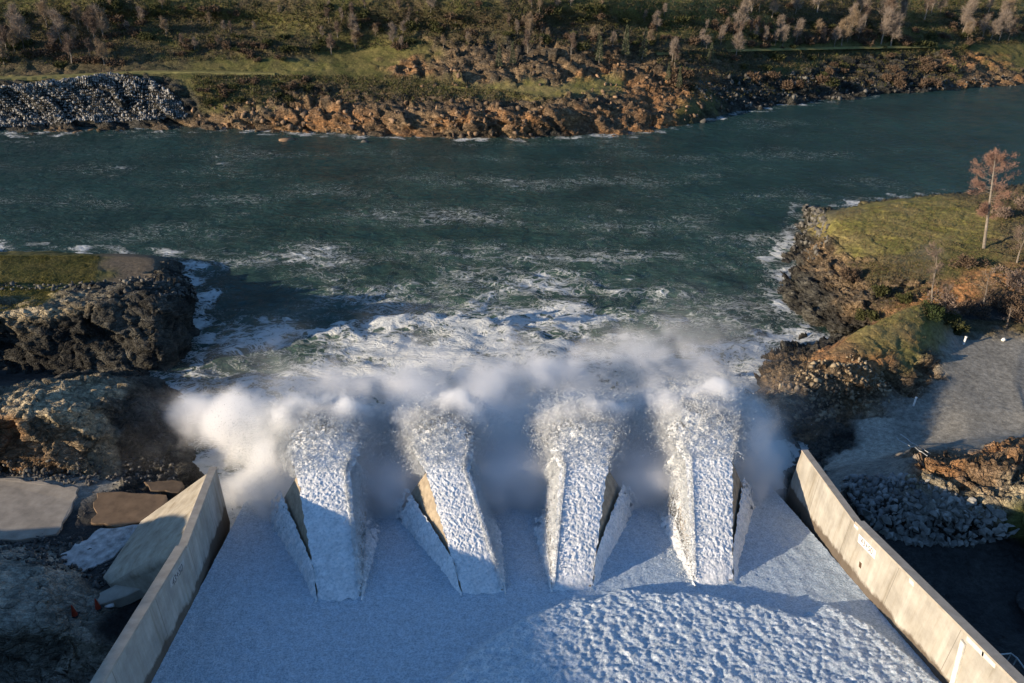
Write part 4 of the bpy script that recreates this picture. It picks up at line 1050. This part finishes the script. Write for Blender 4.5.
def tree_proto(name, label, cat, group, seed, h, spread, nl, r0, n, ln, wd, mat, up=0.9, first=.35):
    rng = np.random.default_rng(seed)
    root = empty(name, (0, 0, 0)); tag(root, label, cat, group)
    mb, tips = limbs(rng, h, spread, nl, r0, up=up, first=first); mb.build('trunk', M_BARK, root)
    V, F = twig_cloud(tips, n, ln, wd, rng); mesh_obj('crown', V, F, mat, root)
    return root
def clump(name, label, group, seed, n, mat, size, leaf, squash=.75):
    rng = np.random.default_rng(seed)
    lobes = rng.normal(size=(7, 3)) * [.35, .35, .2] + [0, 0, .42]
    k = rng.integers(7, size=n)
    d = rng.normal(size=(n, 3)); d /= np.linalg.norm(d, axis=1, keepdims=True)
    C = (lobes[k] + d * (rng.random((n, 1)) ** .4) * .36) * size; C[:, 2] = np.abs(C[:, 2]) * squash
    V, F = slivers(C, d + [0, 0, .5] + rng.normal(size=(n, 3)) * .4, leaf * rng.uniform(.6, 1.5, n), leaf * .28, rng)
    mb = MB()
    for j in range(5):
        a = rng.random() * 6.28; mb.tube([(0, 0, -.15), (math.cos(a) * size * .25, math.sin(a) * size * .25, size * .4)], [.05, .015], 4)
    root = empty(name, (0, 0, 0)); tag(root, label, 'shrub', group)
    mb.build('stem', M_BARK, root); mesh_obj('foliage', V, F, mat, root)
    return root
def conifer(name, label, group, seed, h, mat, dens=1400, width=.2, gap=.12):
    rng = np.random.default_rng(seed)
    root = empty(name, (0, 0, 0)); tag(root, label, 'tree', group)
    mb = MB(); mb.tube([(0, 0, -.3), (0, 0, h * .5), (0.02 * h, 0, h)], [h * .02, h * .013, .02], 6)
    f = gap + (1 - gap) * rng.random(dens) ** 1.25; an = rng.random(dens) * 6.283
    r = width * h * (1.02 - f) * rng.random(dens) ** .55
    lay = np.sin(f * 40 + an) * .02 * h
    C = np.stack([np.cos(an) * r, np.sin(an) * r, f * h + lay - r * .25], 1)
    V, F = slivers(C, np.stack([np.cos(an), np.sin(an), .35 + 0 * an], 1) + rng.normal(size=(dens, 3)) * .4, h * .045 * rng.uniform(.7, 1.5, dens), h * .012, rng)
    mb.build('trunk', M_BARK, root); mesh_obj('crown', V, F, mat, root); return root
def copy_tree(root):
    r = root.copy(); COL.objects.link(r)
    for ch in root.children:
        c = ch.copy(); COL.objects.link(c); c.parent = r
    return r
USED = set()
def put(protos, p, s, rng, sink=.1, label=None):
    pr = protos[rng.integers(len(protos))]
    if pr.name in USED: o = copy_tree(pr)
    else: o = pr; USED.add(pr.name)
    o.location = (p[0], p[1], p[2] - sink); o.rotation_euler = (rng.normal(0, .04), rng.normal(0, .04), rng.random() * 6.28); o.scale = (s, s, s * rng.uniform(.9, 1.15))
    if label: o['label'] = label
    return o
GB, GS, GP = 'bare trees on the far hillside', 'brown brush on the far hillside', 'small pines above the far shore'
LB = 'leafless grey brown tree on the far hillside'
BARE = [tree_proto('bare_tree', LB, 'tree', GB, 900 + i, 8.0, (.22, .28, .20, .32)[i], (12, 14, 11, 13)[i], .16, (1500, 1900, 1300, 1800)[i], 1.25, .026, TW[('ash', 'tan', 'mauve', 'ash')[i]], 1.3, .22) for i in range(4)]
SHR = [clump('brush_shrub', 'low brown brush clump on the far hillside', GS, 930 + i, 420, TW[('brown', 'olive', 'brown', 'brown', 'olive')[i]], 2.6, .5, .6) for i in range(5)]
PIN = [conifer('pine_tree', 'small grey green pine above the far orange outcrop', GP, 950 + i, 6.5, TW['grey']) for i in range(2)]
rng = np.random.default_rng(5)
for (x0, x1, y0, y1, n, h0, h1) in [(0, 112, 22, 63, 30, 14, 32), (112, 340, 6, 50, 26, 9, 18), (330, 425, 8, 52, 26, 10, 22), (430, 640, 6, 46, 34, 8, 18), (640, 745, 12, 48, 14, 10, 20), (738, 862, 8, 45, 36, 14, 32), (850, 1024, 12, 46, 32, 18, 38), (660, 770, 48, 76, 8, 14, 22), (520, 660, 36, 52, 9, 12, 24)]:
    for _ in range(int(n * .72)):
        x, y = rng.uniform(x0, x1), rng.uniform(y0, y1)
        p = ground_px('far', x, y); d = project(p)[2]
        hm = (h0 + (h1 - h0) * rng.random() ** 1.6) * .92 / (FPX / d) * 1.1
        put(BARE, p, hm / 8.0, rng)
for (x0, x1, y0, y1, n, s0, s1) in [(-20, 1040, 2, 48, 150, .5, 1.4), (0, 120, 40, 66, 16, .8, 1.5), (740, 1000, 25, 46, 36, .8, 1.8), (670, 960, 52, 88, 46, .6, 1.5), (200, 330, 78, 104, 22, .5, 1.0), (180, 300, 40, 62, 14, .6, 1.1)]:
    for _ in range(n):
        p = ground_px('far', rng.uniform(x0, x1), rng.uniform(y0, y1)); put(SHR, p, rng.uniform(s0, s1), rng)
for x, y, s in [(499, 66, 1.0), (512, 67, .9), (597, 62, 1.2), (627, 58, 1.3), (642, 57, 1.3), (595, 56, 1.0), (668, 82, .8), (680, 86, .9), (710, 62, 1.1)]:
    put(PIN, ground_px('far', x, y), s, rng)
# continuous low growth on the far slope
def growth(name, label, which, polys, n, mats_cols, size, rng):
    Vs, Fs, cs, b = [], [], [], 0
    for poly, k in polys:
        P = scatter_px(which, poly, k, rng)
        m = 7
        C = np.repeat(P, m, 0) + rng.normal(size=(len(P) * m, 3)) * [size * .5, size * .5, size * .25] + [0, 0, size * .3]
        V, F = slivers(C, rng.normal(size=(len(C), 3)) + [0, 0, 1.0], size * rng.uniform(.5, 1.3, len(C)), size * .16, rng)
        Vs.append(V); Fs.append(F + b); b += len(V)
        t = np.repeat(rng.random(len(P)), m * 3)
        cs.append(t)
    o = mesh_obj(name, np.concatenate(Vs), np.concatenate(Fs), None)
    set_attr(o.data, 'tint', np.concatenate(cs))
    m_, nt, b_ = new_mat(name + '_leaves')
    r = ramp(nt, attr(nt, 'tint').outputs['Fac'], [(i / (len(mats_cols) - 1), c) for i, c in enumerate(mats_cols)])
    nt.links.new(r.outputs[0], b_.inputs['Base Color']); b_.inputs['Roughness'].default_value = .9; b_.inputs['Specular IOR Level'].default_value = .1
    o.data.materials.append(m_)
    return tag(o, label, 'growth', None, 'stuff')
growth('undergrowth', 'low brown and olive growth over the far hillside', 'far', [([(-30, 0), (1050, 0), (1050, 44), (860, 44), (640, 45), (400, 46), (250, 60), (0, 66), (-30, 66)], 15000), ([(640, 50), (970, 48), (960, 84), (700, 100)], 3800), ([(190, 76), (420, 76), (560, 100), (300, 104), (200, 110)], 2600)],
       0, [(0.045, 0.042, 0.020), (0.115, 0.085, 0.048), (0.090, 0.098, 0.026), (0.165, 0.130, 0.085), (0.035, 0.042, 0.016)], 0.62, rng)
growth('undergrowth', 'dry grass and low scrub over the right bank', 'right', [([(835, 212), (1024, 190), (1040, 300), (900, 300), (840, 262)], 4500), ([(860, 262), (940, 262), (940, 320), (880, 330)], 3000), ([(845, 340), (930, 303), (945, 340), (880, 392)], 300)],
       0, [(0.10, 0.10, 0.03), (0.17, 0.13, 0.06), (0.12, 0.085, 0.05), (0.20, 0.15, 0.08), (0.08, 0.09, 0.025)], .20, rng)
growth('undergrowth', 'yellow green grass on the left terrace', 'left', [([(0, 256), (100, 256), (95, 283), (0, 285)], 3500), ([(0, 287), (60, 290), (40, 306), (0, 312)], 2000)],
       0, [(0.11, 0.11, 0.025), (0.17, 0.14, 0.05), (0.09, 0.095, 0.025)], .17, rng)

# ---- right bank: the tall dying pine, snags and shrubs
def px_height(which, x, y, ytop):
    p = ground_px(which, x, y); d = project(p)[2]
    return p, (y - ytop) / (FPX / d) / 0.87
p, h = px_height('right', 984, 247, 163)
rngp = np.random.default_rng(321)
root = empty('pine_tree', (0, 0, 0)); tag(root, 'tall thin pine with sparse rusty pink needles on the right headland', 'tree')
mb = MB(); mb.tube([(0, 0, -.4), (.10, 0, h * .35), (.2, 0, h * .7), (.25, 0, h)], [.26, .21, .13, .03], 8)
tips = []
for i in range(46):
    f = .34 + .64 * (i + rngp.random()) / 46; an = rngp.random() * 6.283
    prof = .25 * math.sin(min(1, (f - .28) / .5) * 1.7) * (1.0 if f < .8 else (1.08 - f) / .28)
    L = max(.35, prof * h * rngp.uniform(.7, 1.15)); b0 = np.array([.1 + .15 * max(0, f - .3) / .7, 0, f * h])
    dd = np.array([math.cos(an), math.sin(an), .25 + .5 * (f > .75)]); dd /= np.linalg.norm(dd)
    e = b0 + dd * L
    mb.tube([b0, b0 + dd * L * .5 - [0, 0, .08 * L], e], [.06 * (1.2 - f), .04 * (1.2 - f), .012], 4)
    for j in range(7):
        q = b0 + (e - b0) * rngp.uniform(.35, 1.0); tips.append((q, dd, 1.1)); 
V, F = twig_cloud(tips, 9000, .36, .030, rngp, .8)
mb.build('trunk', M_BARK, root); mesh_obj('crown', V, F, TW['pink'], root); root.location = p
lean = at_y(991, 163, p[1])[0] - p[0]
root.rotation_euler = (0, math.atan2(lean, h), 0)
def lone(name, label, x, y, ytop, seed, mat, n, spread=.25, up=.9, r0=.12, nl=9, ln=.7, first=.3):
    p, h = px_height('right', x, y, ytop)
    t = tree_proto(name, label, 'tree', None, seed, h, spread, nl, r0, n, ln, .018, mat, up, first)
    t.location = p; t.rotation_euler = (0, -0.16, 0); return t
lone('bare_tree', 'slim leafless tree rising from the orange gully on the right bank', 932, 303, 236, 41, TW['mauve'], 900, .16, .8)
lone('bare_tree', 'pale leafless tree standing over the orange soil of the right bank', 984, 300, 262, 42, TW['tan'], 260, .35, .7, .10, 6, .6)
lone('dead_tree', 'crooked bleached dead tree at the edge of the gravel apron', 1006, 326, 300, 43, TW['tan'], 30, .5, .15, .12, 5, .6)
lone('bare_tree', 'grey leafless tree right of the tall pine at the photo edge', 1016, 262, 225, 44, TW['mauve'], 700, .3)
lone('bare_tree', 'thin leafless sapling beside the shrubs at the gully foot', 946, 312, 284, 45, TW['mauve'], 500, .3, .8, .08)
for i, (x, y, s, mt, lb) in enumerate([
    (930, 314, 2.2, 'green', 'dark green shrub at the head of the grassy right ridge'), (949, 322, 2.5, 'olive', 'large olive shrub beside the dark hollow above the gravel apron'),
    (941, 308, 2.8, 'mauve', 'leafless mauve shrub behind the dark green one on the right bank'), (959, 332, 1.5, 'olive', 'small olive shrub where the gravel apron meets the grass'),
    (968, 312, 2.8, 'brown', 'dark brown thicket left of the dark hollow'), (1000, 306, 3.4, 'brown', 'dark thicket hanging over the hollow behind the apron'),
    (1018, 318, 3.2, 'brown', 'brown thicket at the right photo edge above the apron'), (1012, 285, 3.0, 'mauve', 'leafless mauve thicket on the red soil at the right photo edge'),
    (968, 268, 2.4, 'brown', 'dark low bush below the pine on the right headland'), (905, 300, 1.4, 'olive', 'olive bush on the lip of the orange gully'),
    (880, 296, 1.6, 'olive', 'grey green bush on the dark cliff of the right headland'), (862, 318, 2.0, 'olive', 'rounded grey green bush at the cliff foot beside the cove'),
    (1000, 215, 2.8, 'mauve', 'leafless mauve bush behind the tall pine'), (1020, 205, 3.0, 'mauve', 'leafless mauve bush on the headland crest at the right photo edge'),
    (850, 280, 2.0, 'brown', 'brown bush on the seaward cliff of the right headland')]):
    o = clump('shrub', lb, None, 600 + i, 900, TW[mt], s, .34, .8); p = ground_px('right', x, y); o.location = (p[0], p[1], p[2] - .1)

# ---- level tracks along the far bank
def track(pxs, wd):
    g = np.array([ground_px('far', x, y) for x, y in pxs])
    t_ = np.linspace(0, len(g) - 1, 60); L = np.stack([np.interp(t_, np.arange(len(g)), g[:, i]) for i in range(3)], 1)
    D_ = np.gradient(L, axis=0); S_ = np.stack([-D_[:, 1], D_[:, 0], 0 * D_[:, 0]], 1); S_ /= np.linalg.norm(S_, axis=1, keepdims=True)
    j = (wd * (.5 + .25 * RNG.random(60)))[:, None]
    lift = np.array([0, 0, .16]); V = np.concatenate([L - S_ * j + lift, L + S_ * j + lift, L - S_ * (j + .8) - lift * 3, L + S_ * (j + .8) - lift * 3])
    F = []
    for i in range(59): F += [(i, i + 1, i + 61, i + 60), (i, i + 120, i + 121, i + 1), (i + 60, i + 61, i + 181, i + 180)]
    tag(mesh_obj('path', V, F, mat_flat('track_grass', (0.20, 0.18, 0.07), .95, .25, .6, .1)), kind='structure')
track([(655, 52), (740, 49), (860, 46), (930, 45)], 0.9)
track([(-30, 80), (70, 74), (150, 70), (275, 71)], 1.5)
# ------------------------------------------------------------------ small things
def post(name, label, cat, which, x, y, h, r, mat):
    p = ground_px(which, x, y)
    root = empty(name, tuple(p)); tag(root, label, cat)
    mb = MB(); mb.tube([p - [0, 0, .3], p + [0, 0, h]], [r, r], 8); mb.build('shaft', mat, root)
    mb = MB(); mb.tube([p + [0, 0, h], p + [0, 0, h + .08], p + [0, 0, h + .12]], [r * 1.35, r * 1.35, r * .6], 8); mb.build('cap', mat, root)
post('marker_post', 'white marker post where the gravel apron meets the shrubs', 'post', 'right', 964, 343, 1.2, .14, M_WHITE)
post('marker_post', 'short pale post at the foot of the rubble slope beside the apron', 'post', 'right', 914, 404, 1.2, .12, M_WHITE)
M_RED1 = mat_flat('red_plastic', (0.42, 0.06, 0.03), .6, .15, 3.0)
def cone(label, x, y):
    p = ground_px('left', x, y)
    root = empty('marker_cone', tuple(p)); tag(root, label, 'marker cone')
    Vb, Fb = box_vf(p + [0, 0, .03], (.62, .62, .07)); mesh_obj('base', Vb, Fb, M_BLACK, root)
    mb = MB(); mb.tube([p + [0, 0, .06], p + [0, 0, .6], p + [0, 0, 1.15]], [.24, .14, .05], 12); mb.build('cone_body', M_RED1, root)
cone('red marker cone on the dark rock left of the concrete curb', 77, 615)
cone('red marker cone at the lower side of the concrete curb', 100, 607)
p = ground_px('left', 111, 605)
V, F = hull_stone(4242, 26, .6); o = mesh_obj('sandbag', V * 1.0, F, M_WHITE); o.location = p + np.array([0, 0, .2]); tag(o, 'small white bag lying in the dark gap beside the curb', 'bag')
p = ground_px('right', 1003, 339)
V, F = hull_stone(4243, 26, .8); o = mesh_obj('sandbag', V * .8, F, M_WHITE); o.location = p + np.array([0, 0, .2]); tag(o, 'small white bag on the gravel apron below the dead tree', 'bag')
def cable(label, a, b):
    mb = MB(); pts = []
    for t in np.linspace(0, 1, 9):
        q = ground_px('right', a[0] + (b[0] - a[0]) * t, a[1] + (b[1] - a[1]) * t); pts.append(q + [0, 0, .22])
    mb.tube(pts, [.05] * 9, 5); tag(mb.build('cable', M_STEEL), label, 'cable')
cable('upper of two pale cables lying across the apron to the orange outcrop', (900, 434), (930, 455))
cable('lower of two pale cables lying across the apron to the orange outcrop', (896, 437), (925, 457))
# ------------------------------------------------------------------ mist over the plunge pool: a sculpted field of droplets
VX = 0.33
BMIN = np.array([-46.0, 5.5, 0.2]); BMAX = np.array([42.0, 76.0, 17.5])
RES = np.ceil((BMAX - BMIN) / VX).astype(int) + 1
gx, gy, gz = [np.linspace(BMIN[k], BMAX[k], RES[k]) for k in range(3)]
Xg, Yg, Zg = np.meshgrid(gx, gy, gz, indexing='ij')
P = np.stack([Xg.ravel(), Yg.ravel(), Zg.ravel()], 1).astype(np.float32)
X, Y, Z = P[:, 0], P[:, 1], P[:, 2]
warp = np.stack([perlin(P / 5.0, 201), perlin(P / 5.0, 202), perlin(P / 5.0, 203)], 1) * 2.6 + np.stack([perlin(P / 1.9, 204), perlin(P / 1.9, 205), perlin(P / 1.9, 206)], 1) * 0.8
Pw = P + warp
bil = billow(Pw / np.array([3.2, 5.0, 4.2]), 4, 211, 0.6)             # puffs
bil2 = billow(P / 0.95 + 0.15 * warp, 4, 231, 0.7)
fb_ = fbm(Pw / np.array([7.0, 8.0, 5.5]), 4, 221)
def blob(c, r, sharp=1.0):
    d2 = ((Pw - np.array(c, np.float32)) / np.array(r, np.float32)) ** 2
    return np.exp(-d2.sum(1) * sharp)
dens = np.zeros(len(P), np.float32)
pl_vol = []; clear = np.ones(len(P), np.float32)
# dense plumes that follow each leap
for k, (fl, fr, cl, crr, cz) in enumerate(BLOCKS):
    t = Y - BY1
    dl = ((cl + crr) - (fl + fr)) / 2 / 13.6
    cx = (cl + crr) / 2 + dl * t * 0.8 + (0.07 if k < 2 else -0.07) * np.clip(t, 0, 20)
    zc = top_path(t, cz) + 0.05 + 0.8 * sstep(3.0, 6.5, t)
    hw = 2.5 + 0.24 * np.clip(t, 0, 30)
    # soft wedge under and around the leap
    f = np.exp(-((Pw[:, 0] - cx) / hw) ** 2) * np.exp(-(np.clip(Pw[:, 2] - zc, 0, None) / (0.25 + 0.075 * np.clip(t, 0, 30))) ** 2) * np.exp(-(np.clip(zc - Pw[:, 2], 0, None) / 3.0) ** 2)
    f *= sstep(-0.5, 3.0, t) * sstep(12.5, 7.5, t)
    pl_vol.append(2.3 * np.clip(f * 1.9 - 0.10 - 1.35 * bil2, 0, 1) * (sstep(5.0, 8.0, t) + 0.45 * sstep(zc - 0.3, zc - 1.6, Z)))
    # the solid part of the leap carries no mist above it
    clear *= 1 - sstep(hw + 2.2, hw + 0.2, np.abs(X - cx)) * sstep(-6, -3, t) * sstep(9.5, 6.5, t) * sstep(zc - 1.6, zc - 0.4, Z)
# side fans: the water that spills off the ramps and climbs between them
def fan(c, r, d, thr):
    global dens
    dens += d * np.clip(blob(c, r) * 1.75 - thr - 0.6 * bil - 0.85 * bil2, 0, 1)
fan((-26.0, 26.0, 7.0), (3.4, 5.5, 4.6), 0.6, 0.15)      # bright cloud between the left wall and the first block
fan((-23.3, 25.0, 6.5), (2.4, 5.5, 4.5), 0.6, 0.15)
fan((-29.5, 32.0, 7.0), (3.6, 4.6, 3.6), 0.7, 0.18)
fan((-34.0, 34.5, 6.5), (3.4, 4.0, 2.8), 0.55, 0.18)
fan((-15.0, 25.5, 7.0), (3.0, 5.0, 4.5), 0.9, 0.2)
fan((-12.8, 23.0, 5.5), (2.4, 5.0, 3.5), 0.8, 0.2)
def veil(c, r, d):          # smooth curtain between two leaps
    global dens
    dens += d * np.clip(blob(c, r) * 1.5 - 0.10 - 0.25 * bil, 0, 1)
veil((-1.5, 24.5, 6.6), (4.2, 5.5, 4.6), 2.2)
veil((-13.2, 25.0, 6.8), (4.2, 5.5, 4.6), 1.8)
veil((12.8, 25.0, 6.6), (4.2, 5.5, 4.6), 2.2)
veil((25.5, 25.5, 5.0), (3.0, 5.0, 4.0), 0.7)
fan((12.5, 26.5, 8.5), (4.0, 5.0, 5.0), 0.7, 0.2)
fan((11.5, 22.5, 5.5), (2.6, 4.0, 3.2), 0.5, 0.2)
fan((25.5, 26.0, 7.0), (4.0, 6.0, 5.0), 0.30, 0.12)
fan((28.5, 28.5, 5.0), (3.2, 5.0, 4.5), 0.22, 0.15)
# drifting mist over the pool behind
mist = np.zeros(len(P), np.float32)
for c, r, d in [((-12, 45, 3.0), (12, 8, 4.5), .24), ((-1, 45, 4.0), (11, 8, 5.0), .28), ((8, 46, 4.0), (7, 8, 5.0), .22), ((-26, 36, 4.0), (4, 5, 4.0), .08),
                ((20, 47, 3.5), (8, 8, 4.6), .22), ((-2, 35, 4.5), (23, 6, 5.0), .16), ((-12, 70, 4.0), (9, 7, 5.0), .03), ((20, 54, 3.5), (10, 8, 5.0), .07)]:
    mist += d * blob(c, r)
mist *= np.clip(0.40 + 3.6 * fb_ + 1.0 * (bil - 0.25), 0, 2.6)
dens += mist
dens *= clear
# the fans between the leaps stay lower than the leaps
dens *= np.where(np.abs(X) < 24, sstep(10.0, 7.5, Z + 0.12 * (Y - 20)), 1)
for q in pl_vol: dens += q
# fine spray that hugs the foot of every block, opening into a V downstream
for k, (fl, fr, cl, crr, cz) in enumerate(BLOCKS):
    q = np.clip((Y - BY0) / (BY1 - BY0), 0, 1.25)
    hgt = Z - chute_z(np.minimum(Y, 21.4))
    for side in (-1, 1):
        f0, c0 = (fl, cl) if side < 0 else (fr, crr)
        outer = (side < 0) == (fl < 0)
        d = side * (X - (f0 + (c0 - f0) * q)) - (1.6 * q if outer else 0.0)
        wd = (2.6 if outer else 4.4) * q + 0.25
        top_ = (2.2 if outer else 3.6) * q + 0.3
        u = d / wd
        sh = sstep(-0.25, 0.1, u) * sstep(1.15, 0.75, u) * sstep(top_ * 1.2, top_ * 0.4, hgt + (0 if outer else 2.2 * q * np.clip(u, 0, 1)))
        sh *= 0.45 + 0.9 * np.exp(-((u - 0.85) / 0.22) ** 2)
        dens += (0.55 if outer else 0.75) * sh * np.clip(1.25 - 1.6 * bil2, 0, 1) * sstep(0.03, 0.25, q) * sstep(1.25, 1.0, q) * (hgt > -0.5)
# fade to nothing at the sides of the field
ed = np.minimum.reduce([X - BMIN[0], BMAX[0] - X, Y - BMIN[1], BMAX[1] - Y, (BMAX[2] - Z) * 2, (Z - BMIN[2]) * 8 + 2])
dens *= sstep(0, 4, ed)
# nothing inside the walls or behind them upstream
dens *= np.where((np.abs(X) > 28.2) & (Y < 23), sstep(19, 24, Y), 1)
dens *= sstep(16.5, 19.5, Y)
me = bpy.data.meshes.new('mist')
me.vertices.add(len(P)); me.vertices.foreach_set('co', P.ravel())
set_attr(me, 'dens', dens)
mist_o = link(bpy.data.objects.new('mist', me))
tag(mist_o, 'white mist drifting over the plunge pool behind the chute blocks', 'mist', None, 'stuff')
mm = bpy.data.materials.new('mist'); mm.use_nodes = True
nt = mm.node_tree; nt.nodes.clear()
pv = nt.nodes.new('ShaderNodeVolumePrincipled'); ou = nt.nodes.new('ShaderNodeOutputMaterial')
pv.inputs['Color'].default_value = (1.0, 1.0, 1.0, 1); pv.inputs['Anisotropy'].default_value = 0.0; pv.inputs['Density'].default_value = 1.0
nt.links.new(pv.outputs[0], ou.inputs['Volume'])
ng = bpy.data.node_groups.new('mist_field', 'GeometryNodeTree')
ng.interface.new_socket('Geometry', in_out='INPUT', socket_type='NodeSocketGeometry')
ng.interface.new_socket('Geometry', in_out='OUTPUT', socket_type='NodeSocketGeometry')
gi = ng.nodes.new('NodeGroupInput'); go = ng.nodes.new('NodeGroupOutput')
vc = ng.nodes.new('GeometryNodeVolumeCube')
vc.inputs['Min'].default_value = BMIN; vc.inputs['Max'].default_value = BMAX
for s, k in zip('XYZ', range(3)): vc.inputs['Resolution ' + s].default_value = int(RES[k])
si = ng.nodes.new('GeometryNodeSampleIndex'); si.data_type = 'FLOAT'; si.domain = 'POINT'
na = ng.nodes.new('GeometryNodeInputNamedAttribute'); na.data_type = 'FLOAT'; na.inputs['Name'].default_value = 'dens'
po = ng.nodes.new('GeometryNodeInputPosition')
def vm(op, a, b):
    n = ng.nodes.new('ShaderNodeVectorMath'); n.operation = op
    ng.links.new(a, n.inputs[0]); n.inputs[1].default_value = b; return n.outputs[0]
q = vm('SUBTRACT', po.outputs[0], BMIN)
q = vm('MULTIPLY', q, (RES - 1) / (BMAX - BMIN))
q = vm('ADD', q, (0.5, 0.5, 0.5))
n = ng.nodes.new('ShaderNodeVectorMath'); n.operation = 'FLOOR'; ng.links.new(q, n.inputs[0])
dt = ng.nodes.new('ShaderNodeVectorMath'); dt.operation = 'DOT_PRODUCT'; ng.links.new(n.outputs[0], dt.inputs[0])
dt.inputs[1].default_value = (float(RES[1] * RES[2]), float(RES[2]), 1.0)
fi = ng.nodes.new('FunctionNodeFloatToInt'); fi.rounding_mode = 'ROUND'; ng.links.new(dt.outputs['Value'], fi.inputs[0])
ng.links.new(gi.outputs[0], si.inputs['Geometry']); ng.links.new(na.outputs[0], si.inputs['Value']); ng.links.new(fi.outputs[0], si.inputs['Index'])
ng.links.new(si.outputs[0], vc.inputs['Density'])
sm = ng.nodes.new('GeometryNodeSetMaterial'); sm.inputs['Material'].default_value = mm
ng.links.new(vc.outputs[0], sm.inputs[0]); ng.links.new(sm.outputs[0], go.inputs[0])
me.materials.append(mm)
md = mist_o.modifiers.new('field', 'NODES'); md.node_group = ng
# ------------------------------------------------------------------ light, sky, camera
SUN_AZ, SUN_EL = 20.0, 13.5            # light travels towards this bearing, measured from +X to +Y
world = bpy.data.worlds.new('World'); scene.world = world; world.use_nodes = True
wn = world.node_tree
sky = wn.nodes.new('ShaderNodeTexSky'); sky.sky_type = 'NISHITA'; sky.sun_disc = False
sky.sun_elevation = R(SUN_EL)
to_sun = Vector((-math.cos(R(SUN_AZ)) * math.cos(R(SUN_EL)), -math.sin(R(SUN_AZ)) * math.cos(R(SUN_EL)), math.sin(R(SUN_EL))))
sky.sun_rotation = math.atan2(to_sun.x, to_sun.y)
sky.air_density = 1.0; sky.dust_density = 0.15; sky.ozone_density = 4.5
wn.links.new(sky.outputs[0], wn.nodes['Background'].inputs['Color'])
wn.nodes['Background'].inputs['Strength'].default_value = 0.12
sd = bpy.data.lights.new('sun', 'SUN'); sd.energy = 5; sd.angle = R(0.5); sd.color = (1.0, 0.82, 0.60)
so = link(bpy.data.objects.new('sun', sd)); so.rotation_euler = (-to_sun).to_track_quat('-Z', 'Y').to_euler()
cd = bpy.data.cameras.new('camera'); cam = link(bpy.data.objects.new('camera', cd))
cd.sensor_fit = 'HORIZONTAL'; cd.sensor_width = 36.0; cd.lens = FPX * 36.0 / IW
cd.clip_start = 1.0; cd.clip_end = 12000
Mx = Matrix(((CR[0], CU[0], -CF[0], CAM_LOC[0]), (CR[1], CU[1], -CF[1], CAM_LOC[1]), (CR[2], CU[2], -CF[2], CAM_LOC[2]), (0, 0, 0, 1)))
cam.matrix_world = Mx
scene.camera = cam
scene.render.engine = 'CYCLES'
scene.view_settings.view_transform = 'Standard'; scene.view_settings.look = 'None'
scene.view_settings.gamma = 1.0; scene.view_settings.exposure = 0.68
scene.view_settings.use_curve_mapping = False
c = scene.cycles
c.max_bounces = 12; c.diffuse_bounces = 3; c.glossy_bounces = 2; c.transmission_bounces = 2; c.volume_bounces = 10
c.use_denoising = True; c.use_adaptive_sampling = True; c.adaptive_threshold = 0.02
c.volume_step_rate = 1.0; c.volume_max_steps = 512
c.caustics_reflective = False; c.caustics_refractive = False
